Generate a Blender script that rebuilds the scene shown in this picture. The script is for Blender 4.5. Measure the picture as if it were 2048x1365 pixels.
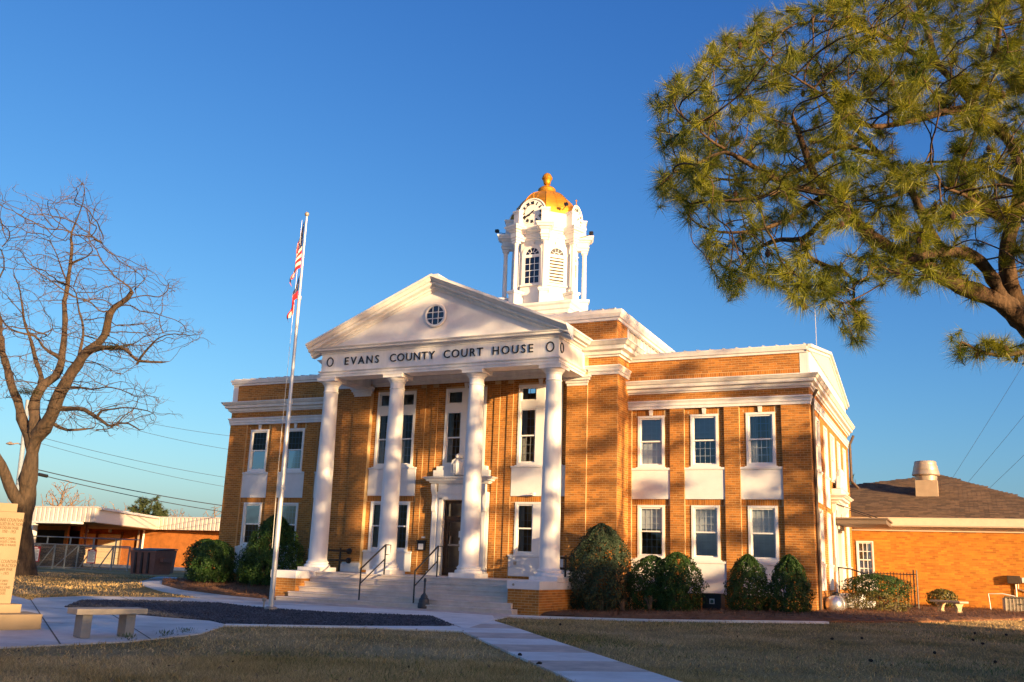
import bpy, math, random
import numpy as np
from mathutils import Vector, Matrix

random.seed(11)
rng = np.random.default_rng(7)
for o in list(bpy.data.objects):
    bpy.data.objects.remove(o)
scene = bpy.context.scene
COL = scene.collection

# ------------------------------------------------------------------ camera
CAM = np.array([14.2671, -27.6591, 0.4295])
YAW, PITCH, ROLL, FPX = 0.4431, 0.2351, 0.0360, 1862.5
_d = np.array([-math.sin(YAW) * math.cos(PITCH), math.cos(YAW) * math.cos(PITCH), math.sin(PITCH)])
_r = np.array([math.cos(YAW), math.sin(YAW), 0.0])
_u = np.cross(_r, _d)
CR = _r * math.cos(ROLL) + _u * math.sin(ROLL)
CU = -_r * math.sin(ROLL) + _u * math.cos(ROLL)
CD = _d
cam_data = bpy.data.cameras.new("camera")
cam = bpy.data.objects.new("camera", cam_data)
COL.objects.link(cam)
cam_data.sensor_width = 36.0
cam_data.lens = FPX / 2048 * 36.0
cam_data.clip_start = 0.1
cam_data.clip_end = 3000
cam.matrix_world = Matrix(((CR[0], CU[0], -CD[0], CAM[0]), (CR[1], CU[1], -CD[1], CAM[1]), (CR[2], CU[2], -CD[2], CAM[2]), (0, 0, 0, 1)))
scene.camera = cam

# ------------------------------------------------------------------ light
SUN_AZ, SUN_EL = math.radians(64), math.radians(8)     # azimuth: from the facade's normal (-Y) towards +X
SUN = Vector((math.sin(SUN_AZ) * math.cos(SUN_EL), -math.cos(SUN_AZ) * math.cos(SUN_EL), math.sin(SUN_EL)))
world = bpy.data.worlds.new("World")
scene.world = world
world.use_nodes = True
wn = world.node_tree.nodes
wl = world.node_tree.links
sky = wn.new("ShaderNodeTexSky")
sky.sky_type = 'NISHITA'
sky.sun_disc = False
sky.sun_elevation = SUN_EL
sky.sun_rotation = math.atan2(SUN.x, SUN.y)
sky.altitude = 60
sky.air_density = 1.0
sky.dust_density = 1.5
sky.ozone_density = 2.0
# film-like contrast of the whole sky, the same in every direction: each channel raised to a power
sp_ = wn.new("ShaderNodeSeparateColor"); cb_ = wn.new("ShaderNodeCombineColor")
wl.new(sky.outputs[0], sp_.inputs[0])
for ch, (gain, power) in enumerate(((0.262, 1.5), (0.455, 1.22), (0.97, 0.82))):
    pw = wn.new("ShaderNodeMath"); pw.operation = 'POWER'; pw.inputs[1].default_value = power
    ml = wn.new("ShaderNodeMath"); ml.operation = 'MULTIPLY'; ml.inputs[1].default_value = gain
    wl.new(sp_.outputs[ch], pw.inputs[0]); wl.new(pw.outputs[0], ml.inputs[0]); wl.new(ml.outputs[0], cb_.inputs[ch])
wl.new(cb_.outputs[0], wn["Background"].inputs[0])
wn["Background"].inputs[1].default_value = 0.070
sl = bpy.data.lights.new("sun", 'SUN')
sl.energy = 2.45
sl.color = (1.0, 0.68, 0.34)
sl.angle = math.radians(0.53)
sun = bpy.data.objects.new("sun", sl)
COL.objects.link(sun)
sun.rotation_euler = (-SUN).to_track_quat('-Z', 'Y').to_euler()
scene.view_settings.view_transform = 'Standard'
scene.view_settings.look = 'None'
scene.view_settings.exposure = 2.2
scene.view_settings.gamma = 1.0
scene.view_settings.use_curve_mapping = False
scene.cycles.max_bounces = 6
scene.cycles.diffuse_bounces = 3
scene.cycles.transparent_max_bounces = 12
scene.cycles.use_denoising = True

# ------------------------------------------------------------------ places
def sstep(a, b, x):
    t = np.clip((np.asarray(x, float) - a) / (b - a), 0, 1)
    return t * t * (3 - 2 * t)

def gz(x, y):
    """height of the ground"""
    x = np.asarray(x, float); y = np.asarray(y, float)
    h = -0.85 + 0.24 * sstep(4.2, 10.5, x) * sstep(-12, -2, y)
    h = h + 0.24 * sstep(-4.4, -1.2, y) * sstep(-14.5, -11.5, x) * (1 - sstep(-5.4, -4.6, x)) * (1 - sstep(5, 9, y))
    h = h + 0.30 * sstep(-17, -27, x) * sstep(-2, 8, y)
    h = h - 0.45 * sstep(47, 60, np.hypot(x - 14.3, y + 27.7)) * sstep(-14, -22, x)
    return h

def ray(px, py):
    return CD + CR * ((px - 1024) / FPX) - CU * ((py - 682.5) / FPX)

def at(px, py, ax, val):
    """the point seen at a pixel of the photograph on the plane axis ax = val"""
    D = ray(px, py)
    return CAM + D * ((val - CAM[ax]) / D[ax])

def atd(px, py, depth):
    return CAM + ray(px, py) * depth

def G(px, py):
    """the ground point seen at a pixel"""
    z = -0.85
    for _ in range(12):
        p = at(px, py, 2, z)
        z = 0.5 * z + 0.5 * float(gz(p[0], p[1]))
    return np.array([p[0], p[1], z])

# ------------------------------------------------------------------ materials
MATS = {}
def mat(name, col, rough=0.7, var=0.15, scale=6.0, bump=0.0, bscale=40.0, metal=0.0, spec=0.5, stretch=(1, 1, 1), col2=None, coord='Object', rand=0.0, island=False, coat=0.0, trans=0.0):
    if name in MATS:
        return MATS[name]
    m = bpy.data.materials.new(name)
    m.use_nodes = True
    nt = m.node_tree; N = nt.nodes; L = nt.links
    b = N["Principled BSDF"]
    b.inputs['Roughness'].default_value = rough
    b.inputs['Metallic'].default_value = metal
    b.inputs['Specular IOR Level'].default_value = spec
    b.inputs['Coat Weight'].default_value = coat
    if trans:
        b.inputs['Transmission Weight'].default_value = trans
    tc = N.new("ShaderNodeTexCoord"); mp = N.new("ShaderNodeMapping")
    mp.inputs['Scale'].default_value = stretch
    if coord == 'Position':
        g = N.new("ShaderNodeNewGeometry"); L.new(g.outputs['Position'], mp.inputs[0])
    else:
        L.new(tc.outputs[coord], mp.inputs[0])
    no = N.new("ShaderNodeTexNoise"); no.inputs['Scale'].default_value = scale; no.inputs['Detail'].default_value = 6
    no.inputs['Roughness'].default_value = 0.65
    L.new(mp.outputs[0], no.inputs['Vector'])
    rp = N.new("ShaderNodeValToRGB")
    c = np.array(col)
    c2 = np.array(col2) if col2 is not None else c * (1 + var)
    c1 = c if col2 is not None else c * (1 - var)
    rp.color_ramp.elements[0].position = 0.32; rp.color_ramp.elements[1].position = 0.68
    rp.color_ramp.elements[0].color = (*c1, 1); rp.color_ramp.elements[1].color = (*np.minimum(c2, 0.95), 1)
    L.new(no.outputs['Fac'], rp.inputs[0])
    out = rp.outputs[0]
    if rand > 0:
        if island:
            g2 = N.new("ShaderNodeNewGeometry"); rsrc = g2.outputs['Random Per Island']
        else:
            oi = N.new("ShaderNodeObjectInfo"); rsrc = oi.outputs['Random']
        mr = N.new("ShaderNodeMapRange"); mr.inputs[3].default_value = 1 - rand; mr.inputs[4].default_value = 1 + rand
        L.new(rsrc, mr.inputs[0])
        mx = N.new("ShaderNodeMix"); mx.data_type = 'RGBA'; mx.blend_type = 'MULTIPLY'; mx.inputs[0].default_value = 1
        L.new(out, mx.inputs[6]); L.new(mr.outputs[0], mx.inputs[7]); out = mx.outputs[2]
    L.new(out, b.inputs['Base Color'])
    if bump > 0:
        n2 = N.new("ShaderNodeTexNoise"); n2.inputs['Scale'].default_value = bscale; n2.inputs['Detail'].default_value = 8
        L.new(mp.outputs[0], n2.inputs['Vector'])
        bp = N.new("ShaderNodeBump"); bp.inputs['Strength'].default_value = bump; bp.inputs['Distance'].default_value = 0.02
        L.new(n2.outputs['Fac'], bp.inputs['Height']); L.new(bp.outputs[0], b.inputs['Normal'])
    MATS[name] = m
    return m

def glass_mat(name, tint, refl=0.06, dull=1.0):
    if name in MATS:
        return MATS[name]
    m = bpy.data.materials.new(name); m.use_nodes = True
    nt = m.node_tree; N = nt.nodes; L = nt.links
    for n in list(N):
        if n.type == 'BSDF_PRINCIPLED':
            N.remove(n)
    tr = N.new("ShaderNodeBsdfTransparent"); tr.inputs[0].default_value = (*tint, 1)
    gl = N.new("ShaderNodeBsdfGlossy"); gl.inputs['Roughness'].default_value = 0.012
    gl.inputs[0].default_value = (0.92 * dull, 0.95 * dull, dull, 1)
    tc = N.new("ShaderNodeTexCoord"); no = N.new("ShaderNodeTexNoise"); no.inputs['Scale'].default_value = 1.7; no.inputs['Detail'].default_value = 1
    L.new(tc.outputs['Object'], no.inputs['Vector'])
    bp = N.new("ShaderNodeBump"); bp.inputs['Strength'].default_value = 0.12; bp.inputs['Distance'].default_value = 0.05
    L.new(no.outputs['Fac'], bp.inputs['Height']); L.new(bp.outputs[0], gl.inputs['Normal'])
    fr = N.new("ShaderNodeFresnel"); fr.inputs[0].default_value = 1.6
    ad = N.new("ShaderNodeMath"); ad.operation = 'MULTIPLY_ADD'; ad.inputs[1].default_value = 1.0; ad.inputs[2].default_value = refl; ad.use_clamp = True
    L.new(fr.outputs[0], ad.inputs[0])
    mx = N.new("ShaderNodeMixShader"); L.new(ad.outputs[0], mx.inputs[0]); L.new(tr.outputs[0], mx.inputs[1]); L.new(gl.outputs[0], mx.inputs[2])
    L.new(mx.outputs[0], N["Material Output"].inputs[0])
    MATS[name] = m
    return m

# brick: fired tan to orange-brown bricks, single ones vary
BR = (0.34, 0.122, 0.016); BR2 = (0.46, 0.185, 0.028)
M_brick = mat('brick_clay', BR, 0.85, col2=BR2, scale=1.3, rand=0.27, island=True, bump=0.25, bscale=60)
M_brick1 = mat('brick_clay_single', BR, 0.85, col2=BR2, scale=1.3, rand=0.27, bump=0.25, bscale=60, coord='Position')
M_mortar = mat('mortar', (0.58, 0.40, 0.20), 0.95, 0.15, scale=3, bump=0.3)
M_white = mat('white_paint', (0.74, 0.725, 0.705), 0.45, 0.11, scale=2.2, bump=0.06, bscale=20, stretch=(1.6, 1.6, .35))
M_whitecol = mat('white_column_paint', (0.75, 0.735, 0.72), 0.5, 0.10, scale=2.0, bump=0.08, bscale=14, stretch=(2, 2, .4))
M_stucco = mat('white_stucco', (0.72, 0.715, 0.715), 0.8, 0.07, scale=2.5, bump=0.25, bscale=70)
M_vinyl = mat('white_window_vinyl', (0.80, 0.79, 0.77), 0.35, 0.02)
M_grille = mat('grey_grille', (0.62, 0.62, 0.62), 0.5, 0.05)
M_blind = mat('window_blind', (0.55, 0.55, 0.56), 0.9, 0.08, scale=3, stretch=(1, 1, 8))
M_curtain = mat('curtain', (0.62, 0.60, 0.56), 0.9, 0.2, scale=5, stretch=(8, 8, 0.3))
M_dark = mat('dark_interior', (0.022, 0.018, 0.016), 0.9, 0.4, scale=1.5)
M_gold = mat('gold_leaf', (0.60, 0.27, 0.022), 0.5, 0.22, scale=3.0, metal=0.6, bump=0.15, bscale=6, stretch=(1, 1, 5))
M_black = mat('black_iron', (0.012, 0.012, 0.013), 0.45, 0.2, bump=0.1)
M_blacktxt = mat('black_lettering', (0.012, 0.012, 0.015), 0.5, 0.1)
M_step = mat('step_concrete', (0.64, 0.555, 0.49), 0.9, 0.14, scale=2.5, bump=0.25)
M_conc = mat('plaza_concrete', (0.60, 0.555, 0.51), 0.9, 0.26, scale=.9, bump=0.2)
M_conc2 = mat('pale_concrete', (0.72, 0.69, 0.66), 0.9, 0.15, scale=1.6, bump=0.2)
M_pink = mat('pinkish_concrete', (0.57, 0.46, 0.39), 0.92, 0.25, scale=2.2, bump=0.25)
M_stone = mat('bench_stone', (0.40, 0.34, 0.27), 0.85, 0.15, scale=5, bump=0.3)
M_monu = mat('monument_stone', (0.31, 0.225, 0.135), 0.8, 0.08, scale=3, bump=0.12, bscale=90)
M_monutxt = mat('engraved_letters', (0.13, 0.088, 0.048), 0.9, 0.1)
M_roofmetal = mat('roof_metal', (0.62, 0.61, 0.60), 0.45, 0.06, scale=1.5, metal=0.2)
M_siding = mat('siding_metal', (0.66, 0.62, 0.56), 0.5, 0.05)
M_steel = mat('dull_steel', (0.40, 0.33, 0.26), 0.42, 0.14, scale=3, metal=0.35)
M_tank = mat('tank_silver', (0.62, 0.61, 0.62), 0.28, 0.10, scale=4, metal=0.75, bump=0.1, bscale=8)
M_alu = mat('pole_aluminium', (0.62, 0.61, 0.60), 0.42, 0.10, scale=2, metal=0.35, stretch=(6, 6, 0.5))
M_bronze = mat('door_bronze', (0.055, 0.030, 0.018), 0.4, 0.2, metal=0.3)
M_glass = glass_mat('window_glass', (0.78, 0.82, 0.84), 0.05)
M_glassw = glass_mat('shaded_glass', (0.62, 0.64, 0.64), 0.0, 0.42)   # dark mirrored trees put in as dimmer tint and reflection
M_glassd = glass_mat('dark_glass', (0.45, 0.45, 0.44), 0.05)

# ------------------------------------------------------------------ mesh building
class MB:
    def __init__(self, T=None):
        self.v = []; self.f = []; self.m = []; self.T = T; self.mi = 0
    def add(self, vs, fs):
        n = len(self.v)
        if self.T is not None:
            vs = [tuple(self.T @ Vector(p)) for p in vs]
        self.v.extend([tuple(map(float, p)) for p in vs])
        self.f.extend([tuple(i + n for i in f) for f in fs])
        self.m.extend([self.mi] * len(fs))
        return self
    def box(self, x0, x1, y0, y1, z0, z1):
        x0, x1 = min(x0, x1), max(x0, x1); y0, y1 = min(y0, y1), max(y0, y1); z0, z1 = min(z0, z1), max(z0, z1)
        return self.add([(x0, y0, z0), (x1, y0, z0), (x1, y1, z0), (x0, y1, z0), (x0, y0, z1), (x1, y0, z1), (x1, y1, z1), (x0, y1, z1)],
                 [(0, 3, 2, 1), (4, 5, 6, 7), (0, 1, 5, 4), (1, 2, 6, 5), (2, 3, 7, 6), (3, 0, 4, 7)])
    def obox(self, c, a, b, h, z0):
        """box standing at c with half-axes a, b (2D vectors) from z0 up by h"""
        c = np.array(c[:2]); a = np.array(a); b = np.array(b)
        q = [c - a - b, c + a - b, c + a + b, c - a + b]
        return self.add([(*p, z0) for p in q] + [(*p, z0 + h) for p in q], [(3, 2, 1, 0), (4, 5, 6, 7), (0, 1, 5, 4), (1, 2, 6, 5), (2, 3, 7, 6), (3, 0, 4, 7)])
    def prism(self, poly, axis, a, b):
        """polygon extruded along axis from a to b; poly in the two other axes in order"""
        def mk(p, w):
            return (w, p[0], p[1]) if axis == 0 else ((p[0], w, p[1]) if axis == 1 else (p[0], p[1], w))
        n = len(poly)
        return self.add([mk(p, a) for p in poly] + [mk(p, b) for p in poly],
                 [tuple(range(n))[::-1], tuple(range(n, 2 * n))] + [(i, (i + 1) % n, n + (i + 1) % n, n + i) for i in range(n)])
    def tube(self, pts, rad, n=8, caps=True, rough=0.0):
        pts = [np.array(p, float) for p in pts]
        if np.isscalar(rad):
            rad = [rad] * len(pts)
        vs = []; fs = []
        up = None
        for i, p in enumerate(pts):
            t = pts[min(i + 1, len(pts) - 1)] - pts[max(i - 1, 0)]
            t = t / (np.linalg.norm(t) + 1e-9)
            if up is None:
                up = np.array([0, 0, 1.0]) if abs(t[2]) < 0.9 else np.array([1.0, 0, 0])
            s = np.cross(t, up); s = s / (np.linalg.norm(s) + 1e-9); w = np.cross(s, t); up = w
            for k in range(n):
                a = 2 * math.pi * k / n
                rr = rad[i] * (1 + rough * random.gauss(0, 1)) if rough else rad[i]
                vs.append(p + rr * (math.cos(a) * s + math.sin(a) * w))
        for i in range(len(pts) - 1):
            for k in range(n):
                fs.append((i * n + k, i * n + (k + 1) % n, (i + 1) * n + (k + 1) % n, (i + 1) * n + k))
        if caps:
            fs.append(tuple(range(n))[::-1]); fs.append(tuple(range((len(pts) - 1) * n, len(pts) * n)))
        return self.add(vs, fs)
    def lathe(self, prof, c, n=24, a0=0.0, axis=2, caps=True):
        """prof: (r, h) pairs from the bottom up"""
        vs = []; fs = []
        for r, h in prof:
            for k in range(n):
                a = a0 + 2 * math.pi * k / n
                p = (r * math.cos(a), r * math.sin(a), h)
                if axis == 1:
                    p = (p[0], p[2], p[1])
                elif axis == 0:
                    p = (p[2], p[0], p[1])
                vs.append((c[0] + p[0], c[1] + p[1], c[2] + p[2]))
        for i in range(len(prof) - 1):
            for k in range(n):
                fs.append((i * n + k, i * n + (k + 1) % n, (i + 1) * n + (k + 1) % n, (i + 1) * n + k))
        if caps:
            fs.append(tuple(range(n))[::-1]); fs.append(tuple(range((len(prof) - 1) * n, len(prof) * n)))
        return self.add(vs, fs)
    def sweep(self, path, prof, closed=False):
        """moulding: prof is a closed outline of (out, z); path a polyline in XY whose outside lies to its right"""
        n = len(path); P = [np.array(p, float) for p in path]; k = len(prof)
        vs = []; fs = []
        for i in range(n):
            segs = []
            if closed or i > 0:
                segs.append(P[i] - P[i - 1])
            if closed or i < n - 1:
                segs.append(P[(i + 1) % n] - P[i])
            nn = [np.array([s[1], -s[0]]) / np.linalg.norm(s) for s in segs]
            m = sum(nn); m = m / (m @ nn[0])
            for o_, z in prof:
                vs.append((P[i][0] + m[0] * o_, P[i][1] + m[1] * o_, z))
        for i in range(n if closed else n - 1):
            j = (i + 1) % n
            for a in range(k):
                b = (a + 1) % k
                fs.append((i * k + a, i * k + b, j * k + b, j * k + a))
        if not closed:
            fs.append(tuple(range(k))); fs.append(tuple(range((n - 1) * k, n * k))[::-1])
        return self.add(vs, fs)
    def rake(self, path, prof, Y0):
        """sloping moulding in the XZ plane; prof (out, h)"""
        k = len(prof); n = len(path); vs = []; fs = []
        for x, z in path:
            for o_, h in prof:
                vs.append((x, Y0 - o_, z + h))
        for i in range(n - 1):
            for a in range(k):
                b = (a + 1) % k
                fs.append((i * k + a, i * k + b, (i + 1) * k + b, (i + 1) * k + a))
        fs.append(tuple(range(k))); fs.append(tuple(range((n - 1) * k, n * k))[::-1])
        return self.add(vs, fs)
    def mesh(self, name, mats, smooth=False):
        me = bpy.data.meshes.new(name)
        me.from_pydata(self.v, [], self.f)
        if not isinstance(mats, (list, tuple)):
            mats = [mats]
        for m in mats:
            me.materials.append(m)
        if len(mats) > 1:
            me.polygons.foreach_set('material_index', self.m)
        me.polygons.foreach_set('use_smooth', [bool(smooth)] * len(me.polygons))
        import bmesh
        bm = bmesh.new(); bm.from_mesh(me); bmesh.ops.recalc_face_normals(bm, faces=bm.faces); bm.to_mesh(me); bm.free()
        return me
    def build(self, name, mats, parent=None, smooth=False, bevel=0.0, kind=None, label=None):
        return link(name, self.mesh(name, mats, smooth), parent, bevel, kind, label, smooth)

def link(name, me, parent=None, bevel=0.0, kind=None, label=None, smooth=False):
    o = bpy.data.objects.new(name, me)
    COL.objects.link(o)
    if parent is not None:
        adopt(o, parent)
    if bevel > 0:
        b = o.modifiers.new("bevel", 'BEVEL'); b.width = bevel; b.segments = 2; b.limit_method = 'ANGLE'; b.angle_limit = math.radians(40)
    if smooth:
        s = o.modifiers.new("edges", 'EDGE_SPLIT'); s.split_angle = math.radians(40)
    if kind:
        o["kind"] = kind
    if label:
        o["label"] = label
    return o

def world_of(o):
    m = o.matrix_basis.copy()
    if o.parent is not None:
        m = world_of(o.parent) @ o.matrix_parent_inverse @ m
    return m

def adopt(o, parent):
    o.parent = parent
    o.matrix_parent_inverse = world_of(parent).inverted()

def tag(o, label=None, cat=None, group=None, kind=None):
    if label: o["label"] = label
    if cat: o["category"] = cat
    if group: o["group"] = group
    if kind: o["kind"] = kind
    return o

def thing(name, loc, label, cat, group=None):
    o = bpy.data.objects.new(name, None)
    o.location = loc; o.empty_display_size = 0.3
    COL.objects.link(o)
    return tag(o, label, cat, group)

def raw_mesh(name, V, F, mats, smooth=False, midx=None):
    """big meshes from numpy: F is (n, 3) or (n, 4)"""
    me = bpy.data.meshes.new(name)
    V = np.ascontiguousarray(V, dtype=np.float32); F = np.ascontiguousarray(F, dtype=np.int32)
    k = F.shape[1]
    me.vertices.add(len(V)); me.vertices.foreach_set('co', V.ravel())
    me.loops.add(F.size); me.loops.foreach_set('vertex_index', F.ravel())
    me.polygons.add(len(F)); me.polygons.foreach_set('loop_start', np.arange(0, F.size, k, dtype=np.int32))
    me.polygons.foreach_set('loop_total', np.full(len(F), k, dtype=np.int32))
    for m in (mats if isinstance(mats, (list, tuple)) else [mats]):
        me.materials.append(m)
    if midx is not None:
        me.polygons.foreach_set('material_index', np.ascontiguousarray(midx, dtype=np.int32))
    me.polygons.foreach_set('use_smooth', np.full(len(F), bool(smooth)))
    me.update(calc_edges=True)
    return me

_fonts = {}
def text_mesh(s, size, depth, material, wide=1.0, bold=0.0):
    key = (s, size, depth, wide, bold)
    if key in _fonts:
        return _fonts[key]
    cu = bpy.data.curves.new("text", 'FONT'); cu.body = s; cu.size = size; cu.extrude = depth / 2; cu.offset = bold
    cu.align_x = 'CENTER'; cu.resolution_u = 3
    ob = bpy.data.objects.new("text", cu); COL.objects.link(ob)
    bpy.context.view_layer.update()
    me = bpy.data.meshes.new_from_object(ob.evaluated_get(bpy.context.evaluated_depsgraph_get()))
    bpy.data.objects.remove(ob); bpy.data.curves.remove(cu)
    if len(me.vertices):
        V = np.empty(len(me.vertices) * 3, np.float32); me.vertices.foreach_get('co', V); V = V.reshape(-1, 3)
        V[:, 0] *= wide
        me.vertices.foreach_set('co', V.ravel())
    me.materials.clear(); me.materials.append(material)
    _fonts[key] = me
    return me

# bricks of the walls: collected, the ones that show largest become parts, the others one mass
class Bricks:
    L, H, J, T = 0.2032, 0.0677, 0.010, 0.004
    def __init__(self):
        self.items = []       # centre, u, n, half-length, half-height, whole
    def wall(self, o, u, w, h, holes=(), soldier=(), z0=None):
        """o: lower left corner on the wall plane; u: unit vector along it (outside to its right); holes: (u0, u1, v0, v1)"""
        o = np.array(o, float); u = np.array(u, float); n = np.array([u[1], -u[0], 0.0])
        rows = []
        v = 0.0; k = int(round(o[2] / self.H))
        v = k * self.H - o[2]
        if v < 0: v += self.H; k += 1
        while v + self.H <= h + 1e-3:
            rows.append((v, k)); v += self.H; k += 1
        for v, k in rows:
            v0, v1 = v + self.J / 2, v + self.H - self.J / 2
            sol = any(a <= (v0 + v1) / 2 <= b for _, _, a, b in soldier)
            segs = [(0.0, w)]
            for (a, b, c, d) in list(holes) + list(soldier):
                if c < v1 and d > v0:
                    ns = []
                    for s, e in segs:
                        if b <= s or a >= e: ns.append((s, e)); continue
                        if a > s: ns.append((s, a))
                        if b < e: ns.append((b, e))
                    segs = ns
            x = -(k % 2) * self.L / 2
            while x < w:
                for s, e in segs:
                    a, b = max(x, s) + self.J / 2, min(x + self.L, e) - self.J / 2
                    if b - a > 0.025:
                        self.items.append((o + u * ((a + b) / 2) + np.array([0, 0, (v0 + v1) / 2]), u, n, (b - a) / 2, (v1 - v0) / 2, b - a > self.L - self.J - 1e-4))
                x += self.L
        for (a, b, c, d) in soldier:
            x = a
            while x + self.H <= b + 1e-3:
                self.items.append((o + u * (x + self.H / 2) + np.array([0, 0, (c + d) / 2]), u, n, self.H / 2 - self.J / 2, (d - c) / 2 - self.J / 2, False))
                x += self.H
    def finish(self, parent, nsingle=300):
        it = self.items
        dist = np.array([np.linalg.norm(i[0] - CAM) - (0 if i[5] else 1e3) * -1 for i in it])
        face = np.array([(CAM - i[0]) @ i[2] / np.linalg.norm(CAM - i[0]) for i in it])
        order = np.argsort(np.where(face > 0.25, dist, dist + 1e4))
        single = set(order[:nsingle].tolist())
        hl, hh, t = (self.L - self.J) / 2, (self.H - self.J) / 2, self.T
        me = MB().box(-hl, hl, -t, 0.01, -hh, hh).mesh('brick', M_brick1)
        for i in single:
            c, u, n, a, b, w = it[i]
            ob = bpy.data.objects.new('brick', me); COL.objects.link(ob)
            ob.parent = parent; ob.matrix_parent_inverse = world_of(parent).inverted()
            ob.location = c; ob.rotation_euler = (0, 0, math.atan2(u[1], u[0]))
        rest = [x for i, x in enumerate(it) if i not in single]
        C = np.array([x[0] for x in rest]); U = np.array([x[1] for x in rest]); Nn = np.array([x[2] for x in rest])
        A = np.array([x[3] for x in rest])[:, None]; B = np.array([x[4] for x in rest])[:, None]
        Z = np.zeros_like(C); Z[:, 2] = 1
        tt = t + rng.normal(0, 0.0008, (len(rest), 1))
        vs = []
        for dd in (0, 1):
            for su, sv in ((-1, -1), (1, -1), (1, 1), (-1, 1)):
                vs.append(C + U * A * su + Z * B * sv + Nn * (tt if dd else -0.002))
        V = np.stack(vs, 1).reshape(-1, 3)
        base = np.arange(len(rest))[:, None] * 8
        F = np.concatenate([base + np.array(f) for f in ((4, 5, 6, 7), (0, 1, 5, 4), (1, 2, 6, 5), (2, 3, 7, 6), (3, 0, 4, 7))])
        o = link('brickwork', raw_mesh('brickwork', V, F, M_brick), parent, kind='stuff')
        return o
# ================================================================== the courthouse
XC, XR, YB = 5.2591, 10.71, 10.67
YC, YM = -1.05, -0.935
court = thing('courthouse', (0, 0, -0.8), 'tan brick courthouse with white columned portico, pediment and gold domed clock tower', 'courthouse')
BK = Bricks()

def face_T(o, phi):
    """local frame on a wall: x to the right seen from outside, y inwards, z up"""
    n = Vector((math.cos(phi), math.sin(phi), 0)); x = Vector((-math.sin(phi), math.cos(phi), 0)); y = -n
    return Matrix(((x.x, y.x, 0, o[0]), (x.y, y.y, 0, o[1]), (0, 0, 1, o[2]), (0, 0, 0, 1)))
FRONT, RIGHT, LEFT, BACK = -math.pi / 2, 0.0, math.pi, math.pi / 2

def panel(mb, x0, x1, z0, z1, y, t, holes=()):
    """a wall in the XZ plane with openings, thickness t behind y"""
    xs = sorted({x0, x1, *[min(max(h[k], x0), x1) for h in holes for k in (0, 1)]})
    for a, b in zip(xs[:-1], xs[1:]):
        if b - a < 1e-6: continue
        hs = sorted([(max(h[2], z0), min(h[3], z1)) for h in holes if h[0] < (a + b) / 2 < h[1]])
        z = z0
        for c, d in hs:
            if c > z + 1e-6: mb.box(a, b, y, y + t, z, c)
            z = max(z, d)
        if z1 > z + 1e-6: mb.box(a, b, y, y + t, z, z1)

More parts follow.
